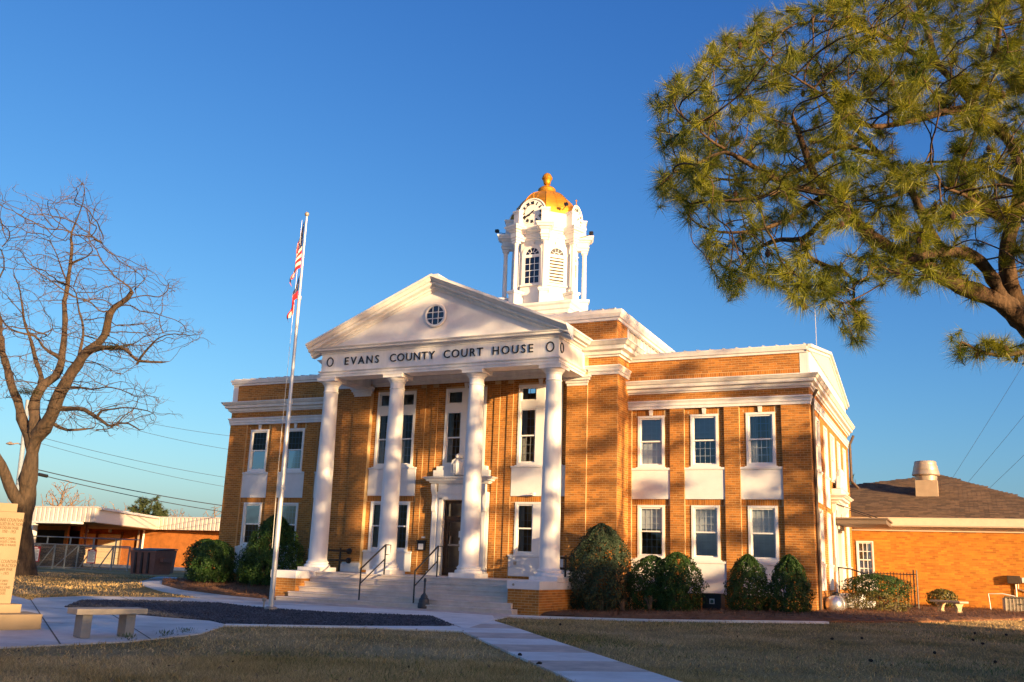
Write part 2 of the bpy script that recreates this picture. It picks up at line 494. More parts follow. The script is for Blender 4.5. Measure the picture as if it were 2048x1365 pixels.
_wcache = {}
def window(parent, T, hw, h, openings, transom=None, blind=None, name='window', cols=4, rows=3, casing=0.07, proud=0.03, sill=True, split=0.5, grille=True, glass=None, bar=0.007):
    """double-hung window; local origin at the bottom middle on the wall plane"""
    glass = glass or M_glass
    key = (hw, h, tuple(openings), transom, blind, cols, rows, casing, proud, sill, split, glass.name, bar)
    if key not in _wcache:
        top = h - casing
        fr = MB()
        fr.box(-hw, -hw + casing, -proud, 0.12, 0, h).box(hw - casing, hw, -proud, 0.12, 0, h)
        fr.box(-hw + casing, hw - casing, -proud, 0.12, top, h)
        fr.box(-hw + casing, hw - casing, -proud, 0.12, 0, casing)
        if sill:
            fr.box(-hw - 0.05, hw + 0.05, -proud - 0.04, 0.02, -0.045, -0.002)
        xs = [-hw + casing] + [v for o_ in openings for v in o_] + [hw - casing]
        for a, b in zip(xs[0::2], xs[1::2]):
            if b - a > 0.01:
                fr.box(a + 0.001, b - 0.001, -proud + 0.012, 0.12, casing, top)
        wtop = top
        if transom:
            fr.box(-hw + casing, hw - casing, -proud + 0.006, 0.12, transom[0], transom[1]); wtop = transom[0]
            fr.box(-hw + casing + 0.06, hw - casing - 0.06, -proud - 0.006, 0.0, transom[0] + 0.06, transom[1] - 0.06)
        pieces = [('frame', fr.mesh('window_frame', M_vinyl), None)]
        sa, pa, gr = [], [], []
        def leaf(x0, x1, z0, z1, y, c, r):
            s = MB(); w = 0.042
            s.box(x0, x0 + w, y, y + 0.035, z0, z1).box(x1 - w, x1, y, y + 0.035, z0, z1).box(x0 + w, x1 - w, y, y + 0.035, z0, z0 + w).box(x0 + w, x1 - w, y, y + 0.035, z1 - w, z1)
            pieces.append(('sash', s.mesh('sash', M_vinyl), None))
            p = MB().add([(x0 + w - .005, y + 0.015, z0 + w - .005), (x1 - w + .005, y + 0.015, z0 + w - .005), (x1 - w + .005, y + 0.015, z1 - w + .005), (x0 + w - .005, y + 0.015, z1 - w + .005)], [(0, 1, 2, 3)])
            pieces.append(('pane', p.mesh('pane', glass), None))
            if grille:
                g = MB()
                for k in range(1, c):
                    x = x0 + w + (x1 - x0 - 2 * w) * k / c; g.box(x - bar, x + bar, y + 0.019 - (0.016 if bar > .01 else 0), y + 0.026, z0 + w, z1 - w)
                for k in range(1, r):
                    z = z0 + w + (z1 - z0 - 2 * w) * k / r; g.box(x0 + w, x1 - w, y + 0.020 - (0.016 if bar > .01 else 0), y + 0.025, z - bar, z + bar)
                pieces.append(('grille', g.mesh('grille', M_grille if bar < .01 else M_vinyl), None))
        for a, b in openings:
            m = casing + (wtop - casing) * split
            leaf(a, b, casing, m + 0.02, 0.045, cols, rows)
            leaf(a, b, m - 0.02, wtop, 0.008, cols, rows)
        if transom:
            leaf(-hw + casing, hw - casing, transom[1], top, 0.02, cols * 2 - 1, 2)
        if blind is not None:
            b = MB()
            if blind == 'full':
                b.box(-hw + 0.05, hw - 0.05, 0.14, 0.15, 0.03, h - 0.03); nm = 'blind'; mm = M_blind
            elif blind == 'half':
                b.box(-hw + 0.05, hw - 0.05, 0.14, 0.15, h * 0.55, h - 0.03); nm = 'blind'; mm = M_blind
            else:
                nm = 'curtain'; mm = M_curtain
                for a0, a1 in openings:
                    for s0, s1 in ((a0, a0 + (a1 - a0) * 0.34), (a1 - (a1 - a0) * 0.22, a1)):
                        n = 14; V = []; Fc = []
                        for k in range(n + 1):
                            x = s0 + (s1 - s0) * k / n; y = 0.17 + 0.025 * math.sin(k * 2.2)
                            V += [(x, y, 0.02), (x, y, h - 0.03)]
                        for k in range(n): Fc.append((2 * k, 2 * k + 2, 2 * k + 3, 2 * k + 1))
                        b.add(V, Fc)
            pieces.append((nm, b.mesh(nm, mm), None))
        _wcache[key] = pieces
    root = None
    for nm, me, _ in _wcache[key]:
        o = bpy.data.objects.new(name if root is None else nm, me); COL.objects.link(o)
        if root is None:
            o.matrix_basis = T; adopt(o, parent); root = o
        else:
            o.parent = root
    return root

# ---- levels found from the photograph
WX = (5.9763, 7.6337, 9.2972); WW = 0.4206; PW = 0.6058
ZU0, ZU1, ZL0, ZL1 = 3.464, 5.049, 0.758, 2.322
ZP0, ZP1 = 2.50, 3.437
BASE = -1.0
wall = MB()      # mortar-coloured backing of all the brick walls
white_panels = []

def wing(s):
    x0, x1 = (XC, XR) if s > 0 else (-XR, -XC)
    bays = sorted([s * w for w in WX])
    holes = []
    for b in bays:
        holes += [(b - WW + .01, b + WW - .01, ZU0 + .01, ZU1 - .01), (b - WW + .01, b + WW - .01, ZL0 + .01, ZL1 - .01)]
    # piers and recessed bays
    edges = [x0] + [v for b in bays for v in (b - PW, b + PW)] + [x1]
    for a, b in zip(edges[0::2], edges[1::2]):
        wall.box(a, b, 0, 0.3, BASE, 5.36)
        BK.wall((a, 0, BASE), (1, 0, 0), b - a, 5.36 - BASE)
    for b in bays:
        hs = [h for h in holes if b - PW < h[0] < b + PW]
        panel(wall, b - PW, b + PW, BASE, 5.36, 0.08, 0.2, hs)
        o = (b - PW, 0.08, BASE)
        bh = [(h[0] - o[0] - .02, h[1] - o[0] + .02, h[2] - BASE - .02, h[3] - BASE + .02) for h in hs]
        bh += [(0, 2 * PW, ZP0 - BASE, ZP1 - BASE), (0, 2 * PW, -0.02 - BASE, 0.72 - BASE)]
        BK.wall(o, (1, 0, 0), 2 * PW, 5.36 - BASE, bh, [(0, 2 * PW, ZL1 - BASE, ZP0 - BASE), (PW - WW - .05, PW + WW + .05, ZU1 - BASE, ZU1 + .19 - BASE)])
        pm = MB().box(-PW + .004, PW - .004, -0.05, 0.0, 0, ZP1 - ZP0 - .07).box(-PW - .02, PW + .02, -0.075, 0.0, ZP1 - ZP0 - .068, ZP1 - ZP0)
        for z, nm in ((ZP0, 'spandrel_panel'), (-0.05, 'apron_panel')):
            o2 = pm.build(nm, M_stucco, court, bevel=0.008); o2.matrix_basis = Matrix.Translation((b, 0.08, z if nm[0] == 's' else 0.72 - (ZP1 - ZP0))) ; adopt(o2, court)
        ky = MB().prism([(-.045, 0), (.045, 0), (.07, .25), (-.07, .25)], 1, -0.03, 0.02)
        ko = ky.build('keystone', M_white, court); ko.matrix_basis = Matrix.Translation((b, 0.08 - .03, ZU1 + .005)); adopt(ko, court)
    wall.box(x0, x1, 0, 0.3, 5.36, 6.9)
    BK.wall((x0, 0, 5.40), (1, 0, 0), x1 - x0, 0.40)
    BK.wall((x0, 0, 6.08), (1, 0, 0), x1 - x0, 0.76, (), [(0, x1 - x0, 0.0, 0.21)])

wing(1); wing(-1)
# side wall of the right wing (openings at the windows and the door), plain back and left walls
SY = (1.55, 3.45, 7.2, 9.1)
T_side = face_T((XR, 0, 0), RIGHT)       # local x = +Y, local y = -X
sw = MB(T_side)
sh = []
for y in SY:
    sh += [(y - WW + .01, y + WW - .01, ZU0 + .01, ZU1 - .01)]
    sh += [(y - WW + .01, y + WW - .01, ZL0 + .01, ZL1 - .01)]
DY = 5.33
sh += [(DY - 0.5, DY + 0.5, -0.1, 2.2), (DY - .55, DY + .55, ZU0 + .01, ZU1 - .01)]
panel(sw, 0.301, YB, BASE, 6.1, 0.0, 0.3, sh)
sw.build('side_wall', M_mortar, court)
BK.wall((XR, 0.0, BASE), (0, 1, 0), YB, 6.80 - 1.24 - BASE + .25, [(h[0] - .02, h[1] + .02, h[2] - BASE - .02, h[3] - BASE + .02) for h in sh])
wall.box(-XR, -XR + .3, 0.301, YB, BASE, 6.9)
wall.box(-XR + .301, XR - .301, YB - .3, YB, BASE, 8.0)

# main front: pilasters, flanks, wall between the pilasters
CWX = 2.6662; CWW = 0.7574; CPW = 0.9223
CU0, CU1, CL0, CL1 = 3.47, 6.027, 0.714, 2.32
for s in (-1, 1):
    a, b = sorted((s * 4.30, s * XC))
    wall.box(a, b, YC, YC + 0.4, BASE, 6.86)
    BK.wall((a, YC, BASE), (1, 0, 0), b - a, 7.80)
    a, b = sorted((s * 3.62, s * 4.30))
    wall.box(a, b, YC - 0.06, YC + 0.4, BASE, 6.86)
    BK.wall((a, YC - 0.06, 0.30), (1, 0, 0), b - a, 5.60)
    # flank returning to the wing
    if s > 0:
        BK.wall((XC, YC, BASE), (0, 1, 0), -YC, 7.80)
    wall.box(*sorted((s * (XC - .3), s * XC)), YC + .401, 0.0, BASE, 7.0)
mh = []
for x in (-CWX, CWX):
    mh += [(x - CWW + .01, x + CWW - .01, CU0 + .01, CU1 - .01), (x - CWW + .01, x + CWW - .01, CL0 + .01, CL1 - .01)]
mh += [(-CWW + .01, CWW - .01, CU0 + .01, CU1 - .01), (-0.63, 0.63, -0.05, 2.36)]
panel(wall, -3.62, 3.62, BASE, 6.86, YM, 0.3, mh)
bh = [(h[0] + 3.62 - .02, h[1] + 3.62 + .02, h[2] + .05 - .02, h[3] + .05 + .02) for h in mh]
for x in (-CWX, CWX):
    bh += [(x - CPW + 3.62, x + CPW + 3.62, 2.50 + .05, 3.44 + .05), (x - CPW + 3.62, x + CPW + 3.62, 0.13, 0.72 + .05)]
BK.wall((-3.62, YM, -0.05), (1, 0, 0), 7.24, 6.86, bh, [(x - CPW + 3.62, x + CPW + 3.62, 2.37, 2.55) for x in (-CWX, CWX)])
# thin raised brick strips either side of the window bays
st = MB()
for x in (-1.62, 1.62, -1.15, 1.15):
    BK.wall((x - .1, YM - .035, 0.0), (1, 0, 0), 0.2, 6.15)
    st.box(x - .1, x + .1, YM - .035, YM, 0.0, 6.2)
st.build('brick_strip', M_mortar, court)
# attic above the cornice
wall.box(-5.1, 5.1, -0.7, -0.4, 7.0, 8.06)
BK.wall((-5.1, -0.7, 7.1), (1, 0, 0), 10.2, 0.95, (), [(0, 10.2, 0.0, 0.21)])
wall.box(4.8, 5.1, -0.4, 0.35, 7.0, 8.06); wall.box(-5.1, -4.8, -0.4, 0.35, 7.0, 8.06)
BK.wall((5.1, -0.7, 7.1), (0, 1, 0), 1.05, 0.95)
# pedestals and sides of the porch
for s in (-1, 1):
    a, b = sorted((s * 3.46, s * 4.36))
    wall.box(a, b, -4.6, YC - .07, -1.1, -0.2)
    BK.wall((a, -4.6, -1.0), (1, 0, 0), b - a, 0.80)
    if s > 0:
        BK.wall((b, -4.6, -1.0), (0, 1, 0), 3.5, 0.80)
    else:
        BK.wall((b, -4.6, -1.0), (0, 1, 0), 1.0, 0.80)
    cp = MB().box(a - .02, b + .02, -4.63, -3.4, -0.2, 0.02)
    cp.box(*sorted((s * 4.0, s * 4.38)), -3.399, YC - .08, -0.2, -0.012)
    cp.build('pedestal_cap', M_stucco, court, bevel=0.01)
wall.build('wall', M_mortar, court)

# ---- windows
for s in (-1, 1):
    for i, w in enumerate(WX):
        T = face_T((s * w, 0.08, ZU0), FRONT)
        window(court, T, WW, ZU1 - ZU0, [(-WW + .07, WW - .07)], blind=('full', 'half', 'curtain')[i] if s > 0 else None, glass=M_glass if s > 0 else M_glassw)
        T = face_T((s * w, 0.08, ZL0), FRONT)
        window(court, T, WW, ZL1 - ZL0, [(-WW + .07, WW - .07)], blind=('full' if i else 'half') if s > 0 else None, glass=M_glass if s > 0 else M_glassw)
pair = [(-CWW + .07, -0.15), (0.15, CWW - .07)]
for x in (-CWX, 0, CWX):
    window(court, face_T((x, YM, CU0), FRONT), CWW, CU1 - CU0, pair, transom=(1.78, 2.05), blind='curtain', casing=0.075, cols=3, rows=3, glass=M_glassw)
    if x:
        window(court, face_T((x, YM, CL0), FRONT), CWW, CL1 - CL0, pair, blind='curtain', cols=3, rows=3, glass=M_glassw)
        for z0, z1, nm in ((2.50, 3.44, 'spandrel_panel'), (0.08, 0.714, 'apron_panel')):
            MB().box(x - CPW, x + CPW, YM - .05, YM, z0, z1 - .06).box(x - CPW - .02, x + CPW + .02, YM - .075, YM, z1 - .058, z1 - .002).build(nm, M_stucco, court, bevel=0.008)
    MB().prism([(x - .05, CU1 + .005), (x + .05, CU1 + .005), (x + .08, 6.2), (x - .08, 6.2)], 1, YM - .04, YM).build('keystone', M_white, court)
for y in SY:
    window(court, face_T((XR, y, ZU0), RIGHT), WW, ZU1 - ZU0, [(-WW + .07, WW - .07)], blind='full')
    window(court, face_T((XR, y, ZL0), RIGHT), WW, ZL1 - ZL0, [(-WW + .07, WW - .07)], blind='full')
    for z0, z1, nm in ((ZP0, ZP1, 'spandrel_panel'), (0.0, 0.714, 'apron_panel')):
        MB(face_T((XR, y, 0), RIGHT)).box(-PW * .8, PW * .8, -.03, 0, z0, z1 - .05).box(-PW * .8 - .02, PW * .8 + .02, -.05, 0, z1 - .048, z1 - .002).build(nm, M_stucco, court, bevel=0.006)
window(court, face_T((XR, DY, ZU0), RIGHT), 0.55, ZU1 - ZU0, [(-.48, .48)], blind='full')

# ---- bands, cornices and copings
def prof_band(z0, z1, p):
    h = z1 - z0
    return [(-.02, z0), (p * .35, z0), (p * .35, z0 + h * .30), (p * .6, z0 + h * .36), (p * .6, z0 + h * .62), (p * .85, z0 + h * .80), (p, z0 + h * .84), (p, z1 - .02), (p * .9, z1), (-.02, z1)]
def prof_cor(z0, z1, p):
    h = z1 - z0
    return [(-.02, z0), (p * .12, z0), (p * .14, z0 + h * .10), (p * .30, z0 + h * .14), (p * .34, z0 + h * .34), (p * .62, z0 + h * .42), (p * .66, z0 + h * .66), (p * .78, z0 + h * .70), (p * .95, z0 + h * .90), (p, z0 + h * .92), (p, z1), (p * .5, z1 + .03), (-.02, z1 + .03)]
RP = [(XC, 0), (XR, 0), (XR, YB)]; LP = [(-XR, YB), (-XR, 0), (-XC, 0)]
for P in (RP, LP):
    MB().sweep(P, prof_band(5.24, 5.50, 0.085)).build('band_moulding', M_white, court)
    MB().sweep(P, prof_cor(5.72, 6.10, 0.315)).build('cornice', M_white, court)
for P in ([(XC, 0), (XR + .002, 0)], [(-XR - .002, 0), (-XC, 0)]):
    MB().sweep(P, [(-.05, 6.76), (.05, 6.76), (.06, 6.82), (.10, 6.84), (.13, 6.95), (.13, 6.985), (-.05, 7.0)]).build('coping', M_white, court)
CP = [(-XC, 0), (-XC, YC), (XC, YC), (XC, 0.3)]
MB().sweep(CP, prof_band(6.20, 6.49, 0.10)).build('band_moulding', M_white, court)
MB().sweep(CP, prof_cor(6.75, 7.20, 0.46)).build('cornice', M_white, court)
MB().sweep([(-5.1, 10.9), (-5.1, -0.7), (5.1, -0.7), (5.1, 10.9)], [(-.05, 8.0), (.06, 8.0), (.07, 8.07), (.13, 8.09), (.15, 8.13), (.20, 8.2), (.22, 8.28), (.22, 8.31), (-.05, 8.33)]).build('attic_coping', M_white, court)
# metal siding of the attic with ribs
for s in (-1, 1):
    sd = MB(); sd.box(*sorted((s * 5.02, s * 4.95)), 0.37, 10.6, 6.9, 8.02)
    y = 0.62
    while y < 10.5:
        sd.box(*sorted((s * 5.021, s * 5.06)), y, y + .06, 6.9, 8.0); y += 0.42
    sd.build('metal_siding', M_siding, court)
    MB().box(*sorted((s * 4.96, s * 5.10)), 0.355, 0.50, 7.0, 8.0).build('corner_trim', M_white, court)
# roofs
rf = MB()
rf.add([(-5.25, -.85, 8.33), (5.25, -.85, 8.33), (5.25, 11, 8.33), (-5.25, 11, 8.33), (-1.7, 3.5, 9.5), (1.7, 3.5, 9.5), (1.7, 7, 9.5), (-1.7, 7, 9.5)], [(0, 1, 5, 4), (1, 2, 6, 5), (2, 3, 7, 6), (3, 0, 4, 7), (4, 5, 6, 7)])
for k in range(26):
    x = -5.1 + 10.2 * k / 25
    t = 0.42; x2 = x * (1 - t) + x * 0.33 * t
    rf.tube([(x, -.86, 8.345), (x2, -.85 + 4.35 * t, 8.345 + 1.17 * t)], 0.022, 4)
rf.build('attic_roof', M_roofmetal, court)
RZ = 7.90
for s in (-1, 1):
    rw = MB(); a, b = sorted((s * 5.0, s * (XR + .03)))
    rw.prism([(-0.1, 6.99), (DY, RZ), (YB + .1, 6.99), (YB + .1, 6.93), (-.1, 6.93)], 0, a, b)
    n = 15
    for k in range(n):
        x = a + .1 + (b - a - .2) * k / (n - 1)
        rw.tube([(x, -0.12, 7.005), (x, DY, RZ + .015)], 0.022, 4)
    rw.build('wing_roof', M_roofmetal, court)
    g = MB(); g.prism([(0, 6.13), (YB, 6.13), (YB, 6.98), (DY, RZ - .1), (0, 6.98)], 0, *sorted((s * (XR - .25), s * (XR - .01))))
    g.build('gable', M_stucco, court)
    gr = MB()
    for (y0, z0), (y1, z1) in (((-.1, 6.80), (DY, RZ - .16)), ((YB + .1, 6.80), (DY, RZ - .16))):
        for o0, o1, h0, h1 in ((0.0, .06, 0, .10), (0.0, .13, .10, .19)):
            q = [(s * (XR + o0), h0), (s * (XR + o1), h0), (s * (XR + o1), h1), (s * (XR + o0), h1)]
            gr.add([(x, y0, z0 + h) for x, h in q] + [(x, y1, z1 + h) for x, h in q], [(0, 1, 2, 3), (4, 7, 6, 5), (0, 4, 5, 1), (1, 5, 6, 2), (2, 6, 7, 3), (3, 7, 4, 0)])
    gr.build('raking_cornice', M_white, court)
    MB().box(*sorted((s * (XR - .22), s * (XR + .02))), -.012, .1, 6.14, 6.76).build('corner_trim', M_white, court)

# ---- portico
CX = (-3.9454, -1.4089, 1.4089, 3.9454); CY = -2.9553
for x in CX:
    base = MB().box(-.427, .427, -.427, .427, 0.0, .13)
    c = base.build('column', M_whitecol, court, bevel=0.008); c.location = (x, CY, 0)
    c.matrix_basis = Matrix.Translation((x, CY, 0)); adopt(c, court)
    b = MB().lathe([(.40, .131), (.41, .16), (.40, .20), (.375, .22), (.34, .225), (.335, .25), (.355, .27), (.35, .30), (.325, .315), (.31, .32)], (0, 0, 0), 32).build('base', M_whitecol, None, smooth=True); b.parent = c
    pr = [(.315, .321), (.296, .36)]
    for k in range(13):
        t = k / 12; r_ = .292 - .066 * (t ** 1.6); z_ = .38 + t * 5.26; pr.append((r_, z_))
        if k in (4, 8): pr += [(r_ - .001, z_ + .012), (r_ - .006, z_ + .014), (r_ - .006, z_ + .020), (r_ - .001, z_ + .022)]
    pr += [(.226, 5.66), (.245, 5.67), (.245, 5.70), (.226, 5.71), (.226, 5.86)]
    sh_ = MB().lathe(pr, (0, 0, 0), 40).build('shaft', M_whitecol, None, smooth=True); sh_.parent = c
    cp = MB().lathe([(.235, 5.861), (.25, 5.89), (.25, 5.905), (.275, 5.93), (.315, 5.98), (.325, 6.01)], (0, 0, 0), 32)
    cp.box(-.345, .345, -.345, .345, 6.011, 6.10).box(-.365, .365, -.365, .365, 6.10, 6.128)
    cp = cp.build('capital', M_whitecol, None, smooth=True); cp.parent = c
for s in (-1, 1):      # pilaster bases and capitals
    a, b = s * 3.96 - .34, s * 3.96 + .34
    MB().box(a - .06, b + .06, YC - .16, YC - .03, 0.0, .12).box(a - .03, b + .03, YC - .12, YC - .04, .12, .19).box(a - .045, b + .045, YC - .14, YC - .035, .19, .25).box(a - .01, b + .01, YC - .09, YC - .045, .25, .30).build('pilaster_base', M_white, court, bevel=0.012)
    MB().box(a - .01, b + .01, YC - .08, YC - .05, 5.88, 5.96).box(a - .04, b + .04, YC - .11, YC - .045, 5.96, 6.04).box(a - .09, b + .09, YC - .16, YC - .04, 6.04, 6.12).box(a - .12, b + .12, YC - .19, YC - .035, 6.12, 6.195).build('pilaster_capital', M_white, court, bevel=0.012)
EP = [(-4.197, YC - .002), (-4.197, -3.252), (4.197, -3.252), (4.197, YC - .002)]
MB().sweep(EP, [(-.56, 6.13), (.005, 6.13), (.005, 6.21), (.03, 6.212), (.03, 6.285), (.05, 6.29), (.07, 6.32), (.07, 6.34), (0, 6.345), (0, 6.90), (-.56, 6.90)]).build('entablature', M_white, court)
HP = [(-4.197, YC - .40), (-4.197, -3.252), (4.197, -3.252), (4.197, YC - .40)]
MB().sweep(HP, [(-.3, 6.902), (.02, 6.902), (.03, 6.94), (.07, 6.955), (.10, 6.99), (.19, 7.0), (.20, 7.05), (.23, 7.06), (.26, 7.095), (-.3, 7.10)]).build('cornice', M_white, court)
SLOPE = (9.124 - 7.21) / 4.589
def rk(x): return 9.124 - SLOPE * abs(x)
rc = MB()
XT = 4.589
prof = [(-.15, -.40), (.03, -.40), (.06, -.345), (.12, -.33), (.12, -.27), (.26, -.24), (.27, -.16), (.33, -.15), (.40, -.07), (.44, -.055), (.44, 0.0), (-.15, 0.02)]
rc.rake([(-XT, rk(XT)), (0, 9.124), (XT, rk(XT))], prof, -3.252)
rc.build('raking_cornice', M_white, court)
for s in (-1, 1):      # eaves along the portico's sides
    e = MB(); y0, y1 = -3.25, YC - .47
    pr = [(4.20, 7.102), (4.40, 7.102), (4.44, 7.06), (4.50, 7.06), (4.56, 7.15), (XT - .003, 7.16), (XT - .003, 7.205), (4.2, 7.37)]
    e.prism([(s * p[0], p[1]) for p in pr], 1, y0, y1)
    e.build('eave_cornice', M_white, court)
MB().prism([(-4.15, 7.101), (4.15, 7.101), (4.15, rk(4.15) - .30), (0, 8.80), (-4.15, rk(4.15) - .30)], 1, -3.247, -3.05).build('tympanum', M_stucco, court)
pr_ = MB().prism([(-XT + .01, rk(XT) - .02), (0, 9.125), (XT - .01, rk(XT) - .02), (XT - .01, rk(XT) + .02), (0, 9.165), (-XT + .01, rk(XT) + .02)], 1, -3.66, -0.45)
pr_.box(-.16, .16, -3.5, -.45, 9.10, 9.19)
pr_.build('portico_roof', M_roofmetal, court)
MB().box(-3.66, 3.66, -2.72, YC + .1, 6.62, 6.68).build('portico_ceiling', M_white, court)
# round window in the pediment
oc = MB().lathe([(.30, -.02), (.375, -.02), (.385, -.05), (.36, -.075), (.32, -.075), (.30, -.06)], (0.03, -3.25, 7.90), 40, axis=1, caps=False).build('round_window', M_white, court, smooth=True)
p = MB().add([(0.03 + .31 * math.cos(a), -3.275, 7.90 + .31 * math.sin(a)) for a in np.linspace(0, 2 * math.pi, 33)[:-1]], [tuple(range(32))]).build('pane', M_dark); adopt(p, oc)
p2 = MB().add([(0.03 + .305 * math.cos(a), -3.29, 7.90 + .305 * math.sin(a)) for a in np.linspace(0, 2 * math.pi, 33)[:-1]], [tuple(range(32))]).build('pane', M_glass); adopt(p2, oc)
gb = MB()
for k in (-.10, .10):
    hl = math.sqrt(.3 ** 2 - k * k); gb.box(0.03 + k - .012, .03 + k + .012, -3.305, -3.292, 7.9 - hl, 7.9 + hl); gb.box(.03 - hl, .03 + hl, -3.309, -3.296, 7.9 + k - .012, 7.9 + k + .012)
gb = gb.build('glazing_bar', M_white); adopt(gb, oc)
# lettering on the frieze
def letter(ch, x, z, size):
    me = text_mesh(ch, size, 0.03, M_blacktxt, 1.0, 0.0)
    o = bpy.data.objects.new('letter', me); COL.objects.link(o)
    o.matrix_basis = Matrix.Translation((x, -3.268, z)) @ Matrix.Rotation(math.pi / 2, 4, 'X'); adopt(o, court)
Bx = lambda v: at(600 + v / 3.103, 520 + (650 - (v - 272) * 80 / 1180) / 3.103, 1, -3.252)[0]
ADV = dict(E=.82, V=.98, A=1.0, N=1.08, S=.78, C=1.0, O=1.15, U=1.05, T=.9, Y=.95, R=.9, H=1.08)
for wd, a, b in (('EVANS', 272, 495), ('COUNTY', 557, 838), ('COURT', 890, 1137), ('HOUSE', 1190, 1452)):
    xa, xb = Bx(a), Bx(b); tot = sum(ADV[c] for c in wd); k = (xb - xa) / (tot - .12)
    x = xa - .06 * k
    for c in wd:
        letter(c, x + ADV[c] * k / 2, 6.515, 0.36); x += ADV[c] * k
def ring(x, y, z, axis):
    n = 28; m = MB(); P = []
    for k in range(n + 1):
        a = 2 * math.pi * k / n
        P.append((x + .115 * math.cos(a), y, z + .14 * math.sin(a)) if axis == 1 else (x, y + .115 * math.cos(a), z + .14 * math.sin(a)))
    m.tube(P, 0.021, 6, False).build('ring_emblem', M_blacktxt, court, smooth=True)
ring(-3.86, -3.258, 6.645, 1); ring(3.93, -3.258, 6.645, 1); ring(4.203, -3.02, 6.645, 0)

# ---- entrance
de = MB()
for s in (-1, 1):
    de.box(*sorted((s * .66, s * 1.0)), YM - .16, YM + .05, 0.12, 2.62)
    de.box(*sorted((s * .62, s * 1.06)), YM - .20, YM + .05, 0.0, .12)
    de.box(*sorted((s * .60, s * .72)), YM - .20, YM + .02, 0.12, 2.44)
    de.box(*sorted((s * .80, s * .96)), YM - .19, YM - .15, .25, 2.0)
de.box(-.72, .72, YM - .20, YM + .02, 2.37, 2.49).box(-.8, .8, YM - .155, YM + .05, 2.49, 2.88)
de.box(-.7, .7, YM - .17, YM - .15, 2.55, 2.82)
de.build('door_surround', M_white, court, bevel=0.012)
MB().sweep([(-1.0, YM), (-1.0, YM - .16), (1.0, YM - .16), (1.0, YM)], prof_cor(2.88, 3.08, .27)).build('door_hood', M_white, court)
for s in (-1, 1):
    b = MB(); pts = [(YM - .16, 2.0), (YM - .22, 2.0), (YM - .235, 2.12), (YM - .205, 2.3), (YM - .22, 2.5), (YM - .31, 2.68), (YM - .33, 2.86), (YM - .16, 2.86)]
    b.prism(pts, 0, *sorted((s * .82, s * .98))).build('bracket', M_white, court, bevel=0.012)
MB().box(-1.02, 1.02, YM - .16, YM + .02, 3.11, 3.32).box(-.92, .92, YM - .14, YM + .02, 3.32, 3.45).build('hood_block', M_white, court, bevel=0.012)
eg = MB()      # carved eagle with folded wings
eg.lathe([(.10, 3.13), (.15, 3.18), (.19, 3.34), (.18, 3.50), (.13, 3.62), (.09, 3.66)], (-.02, YM - .24, 0), 14)
eg.lathe([(.06, 3.64), (.115, 3.69), (.12, 3.75), (.09, 3.81), (.02, 3.84)], (-.03, YM - .26, 0), 12)
eg.add([(-.05, YM - .36, 3.76), (-.01, YM - .36, 3.76), (-.03, YM - .36, 3.71), (-.03, YM - .45, 3.70)], [(0, 1, 3), (1, 2, 3), (2, 0, 3)])
for s in (-1, 1):
    w = [(s * .10 - .02, 3.68), (s * .22 - .02, 3.62), (s * .27 - .02, 3.40), (s * .21 - .02, 3.15), (s * .13 - .02, 3.13)]
    eg.prism(w, 1, YM - .32, YM - .18)
    for k in range(4):
        eg.tube([(s * (.13 + .035 * k) - .02, YM - .325, 3.55 - .03 * k), (s * (.14 + .03 * k) - .02, YM - .325, 3.2)], .016, 5)
for k in range(5):
    eg.tube([((k - 2) * .06 - .02, YM - .42 + abs(k - 2) * .02, 3.5), ((k - 2) * .05 - .02, YM - .42 + abs(k - 2) * .02, 3.18)], .02, 5)
eg.build('eagle_carving', M_white, court, smooth=True)
dr = MB().box(-.62, -.55, YM + .05, YM + .15, 0.02, 2.36).box(.55, .62, YM + .05, YM + .15, .02, 2.36).box(-.55, .55, YM + .05, YM + .15, 2.27, 2.36).box(-.55, .55, YM + .05, YM + .15, 1.78, 1.86)
dr = dr.build('door', M_bronze, court)
lf = MB().box(-.545, -.46, YM + .07, YM + .12, .03, 1.775).box(.46, .545, YM + .07, YM + .12, .03, 1.775).box(-.46, .46, YM + .07, YM + .12, .03, .25).box(-.46, .46, YM + .07, YM + .12, 1.68, 1.775).build('leaf', M_bronze); adopt(lf, dr)
for z0, z1 in ((.25, 1.68), (1.86, 2.27)):
    p = MB().add([(-.55 if z0 > 1 else -.46, YM + .095, z0), (.55 if z0 > 1 else .46, YM + .095, z0), (.55 if z0 > 1 else .46, YM + .095, z1), (-.55 if z0 > 1 else -.46, YM + .095, z1)], [(0, 1, 2, 3)]).build('pane', M_glassd); adopt(p, dr)
h_ = MB().tube([(-.36, YM + .06, .95), (-.36, YM + .0, .97), (-.36, YM + .0, 1.2), (-.36, YM + .06, 1.22)], .014, 6).box(-.44, .44, YM + .03, YM + .055, .93, .99).build('handle', M_steel); adopt(h_, dr)
for x, z, w_, h2 in ((-.1, 1.2, .30, .2), (-.08, 1.0, .28, .1), (-.08, .78, .24, .12)):
    n_ = MB().box(x, x + w_, YM + .085, YM + .092, z, z + h2).build('notice', M_white); adopt(n_, dr)
nb = MB().box(-1.50, -1.21, YM - .10, YM - .004, .76, 1.05).box(-1.53, -1.18, YM - .12, YM - .004, 1.05, 1.08).build('notice_box', M_black, court, bevel=.006)
n_ = MB().box(-1.45, -1.27, YM - .106, YM - .10, .79, .97).build('paper', M_white); adopt(n_, nb)
MB().box(-1.40, -1.24, YM - .02, YM - .004, 1.15, 1.20).build('number_plate', M_white, court)
MB().box(1.95, 2.03, YM - .12, YM - .05, .42, .52).build('outlet_box', M_steel, court, bevel=.005)
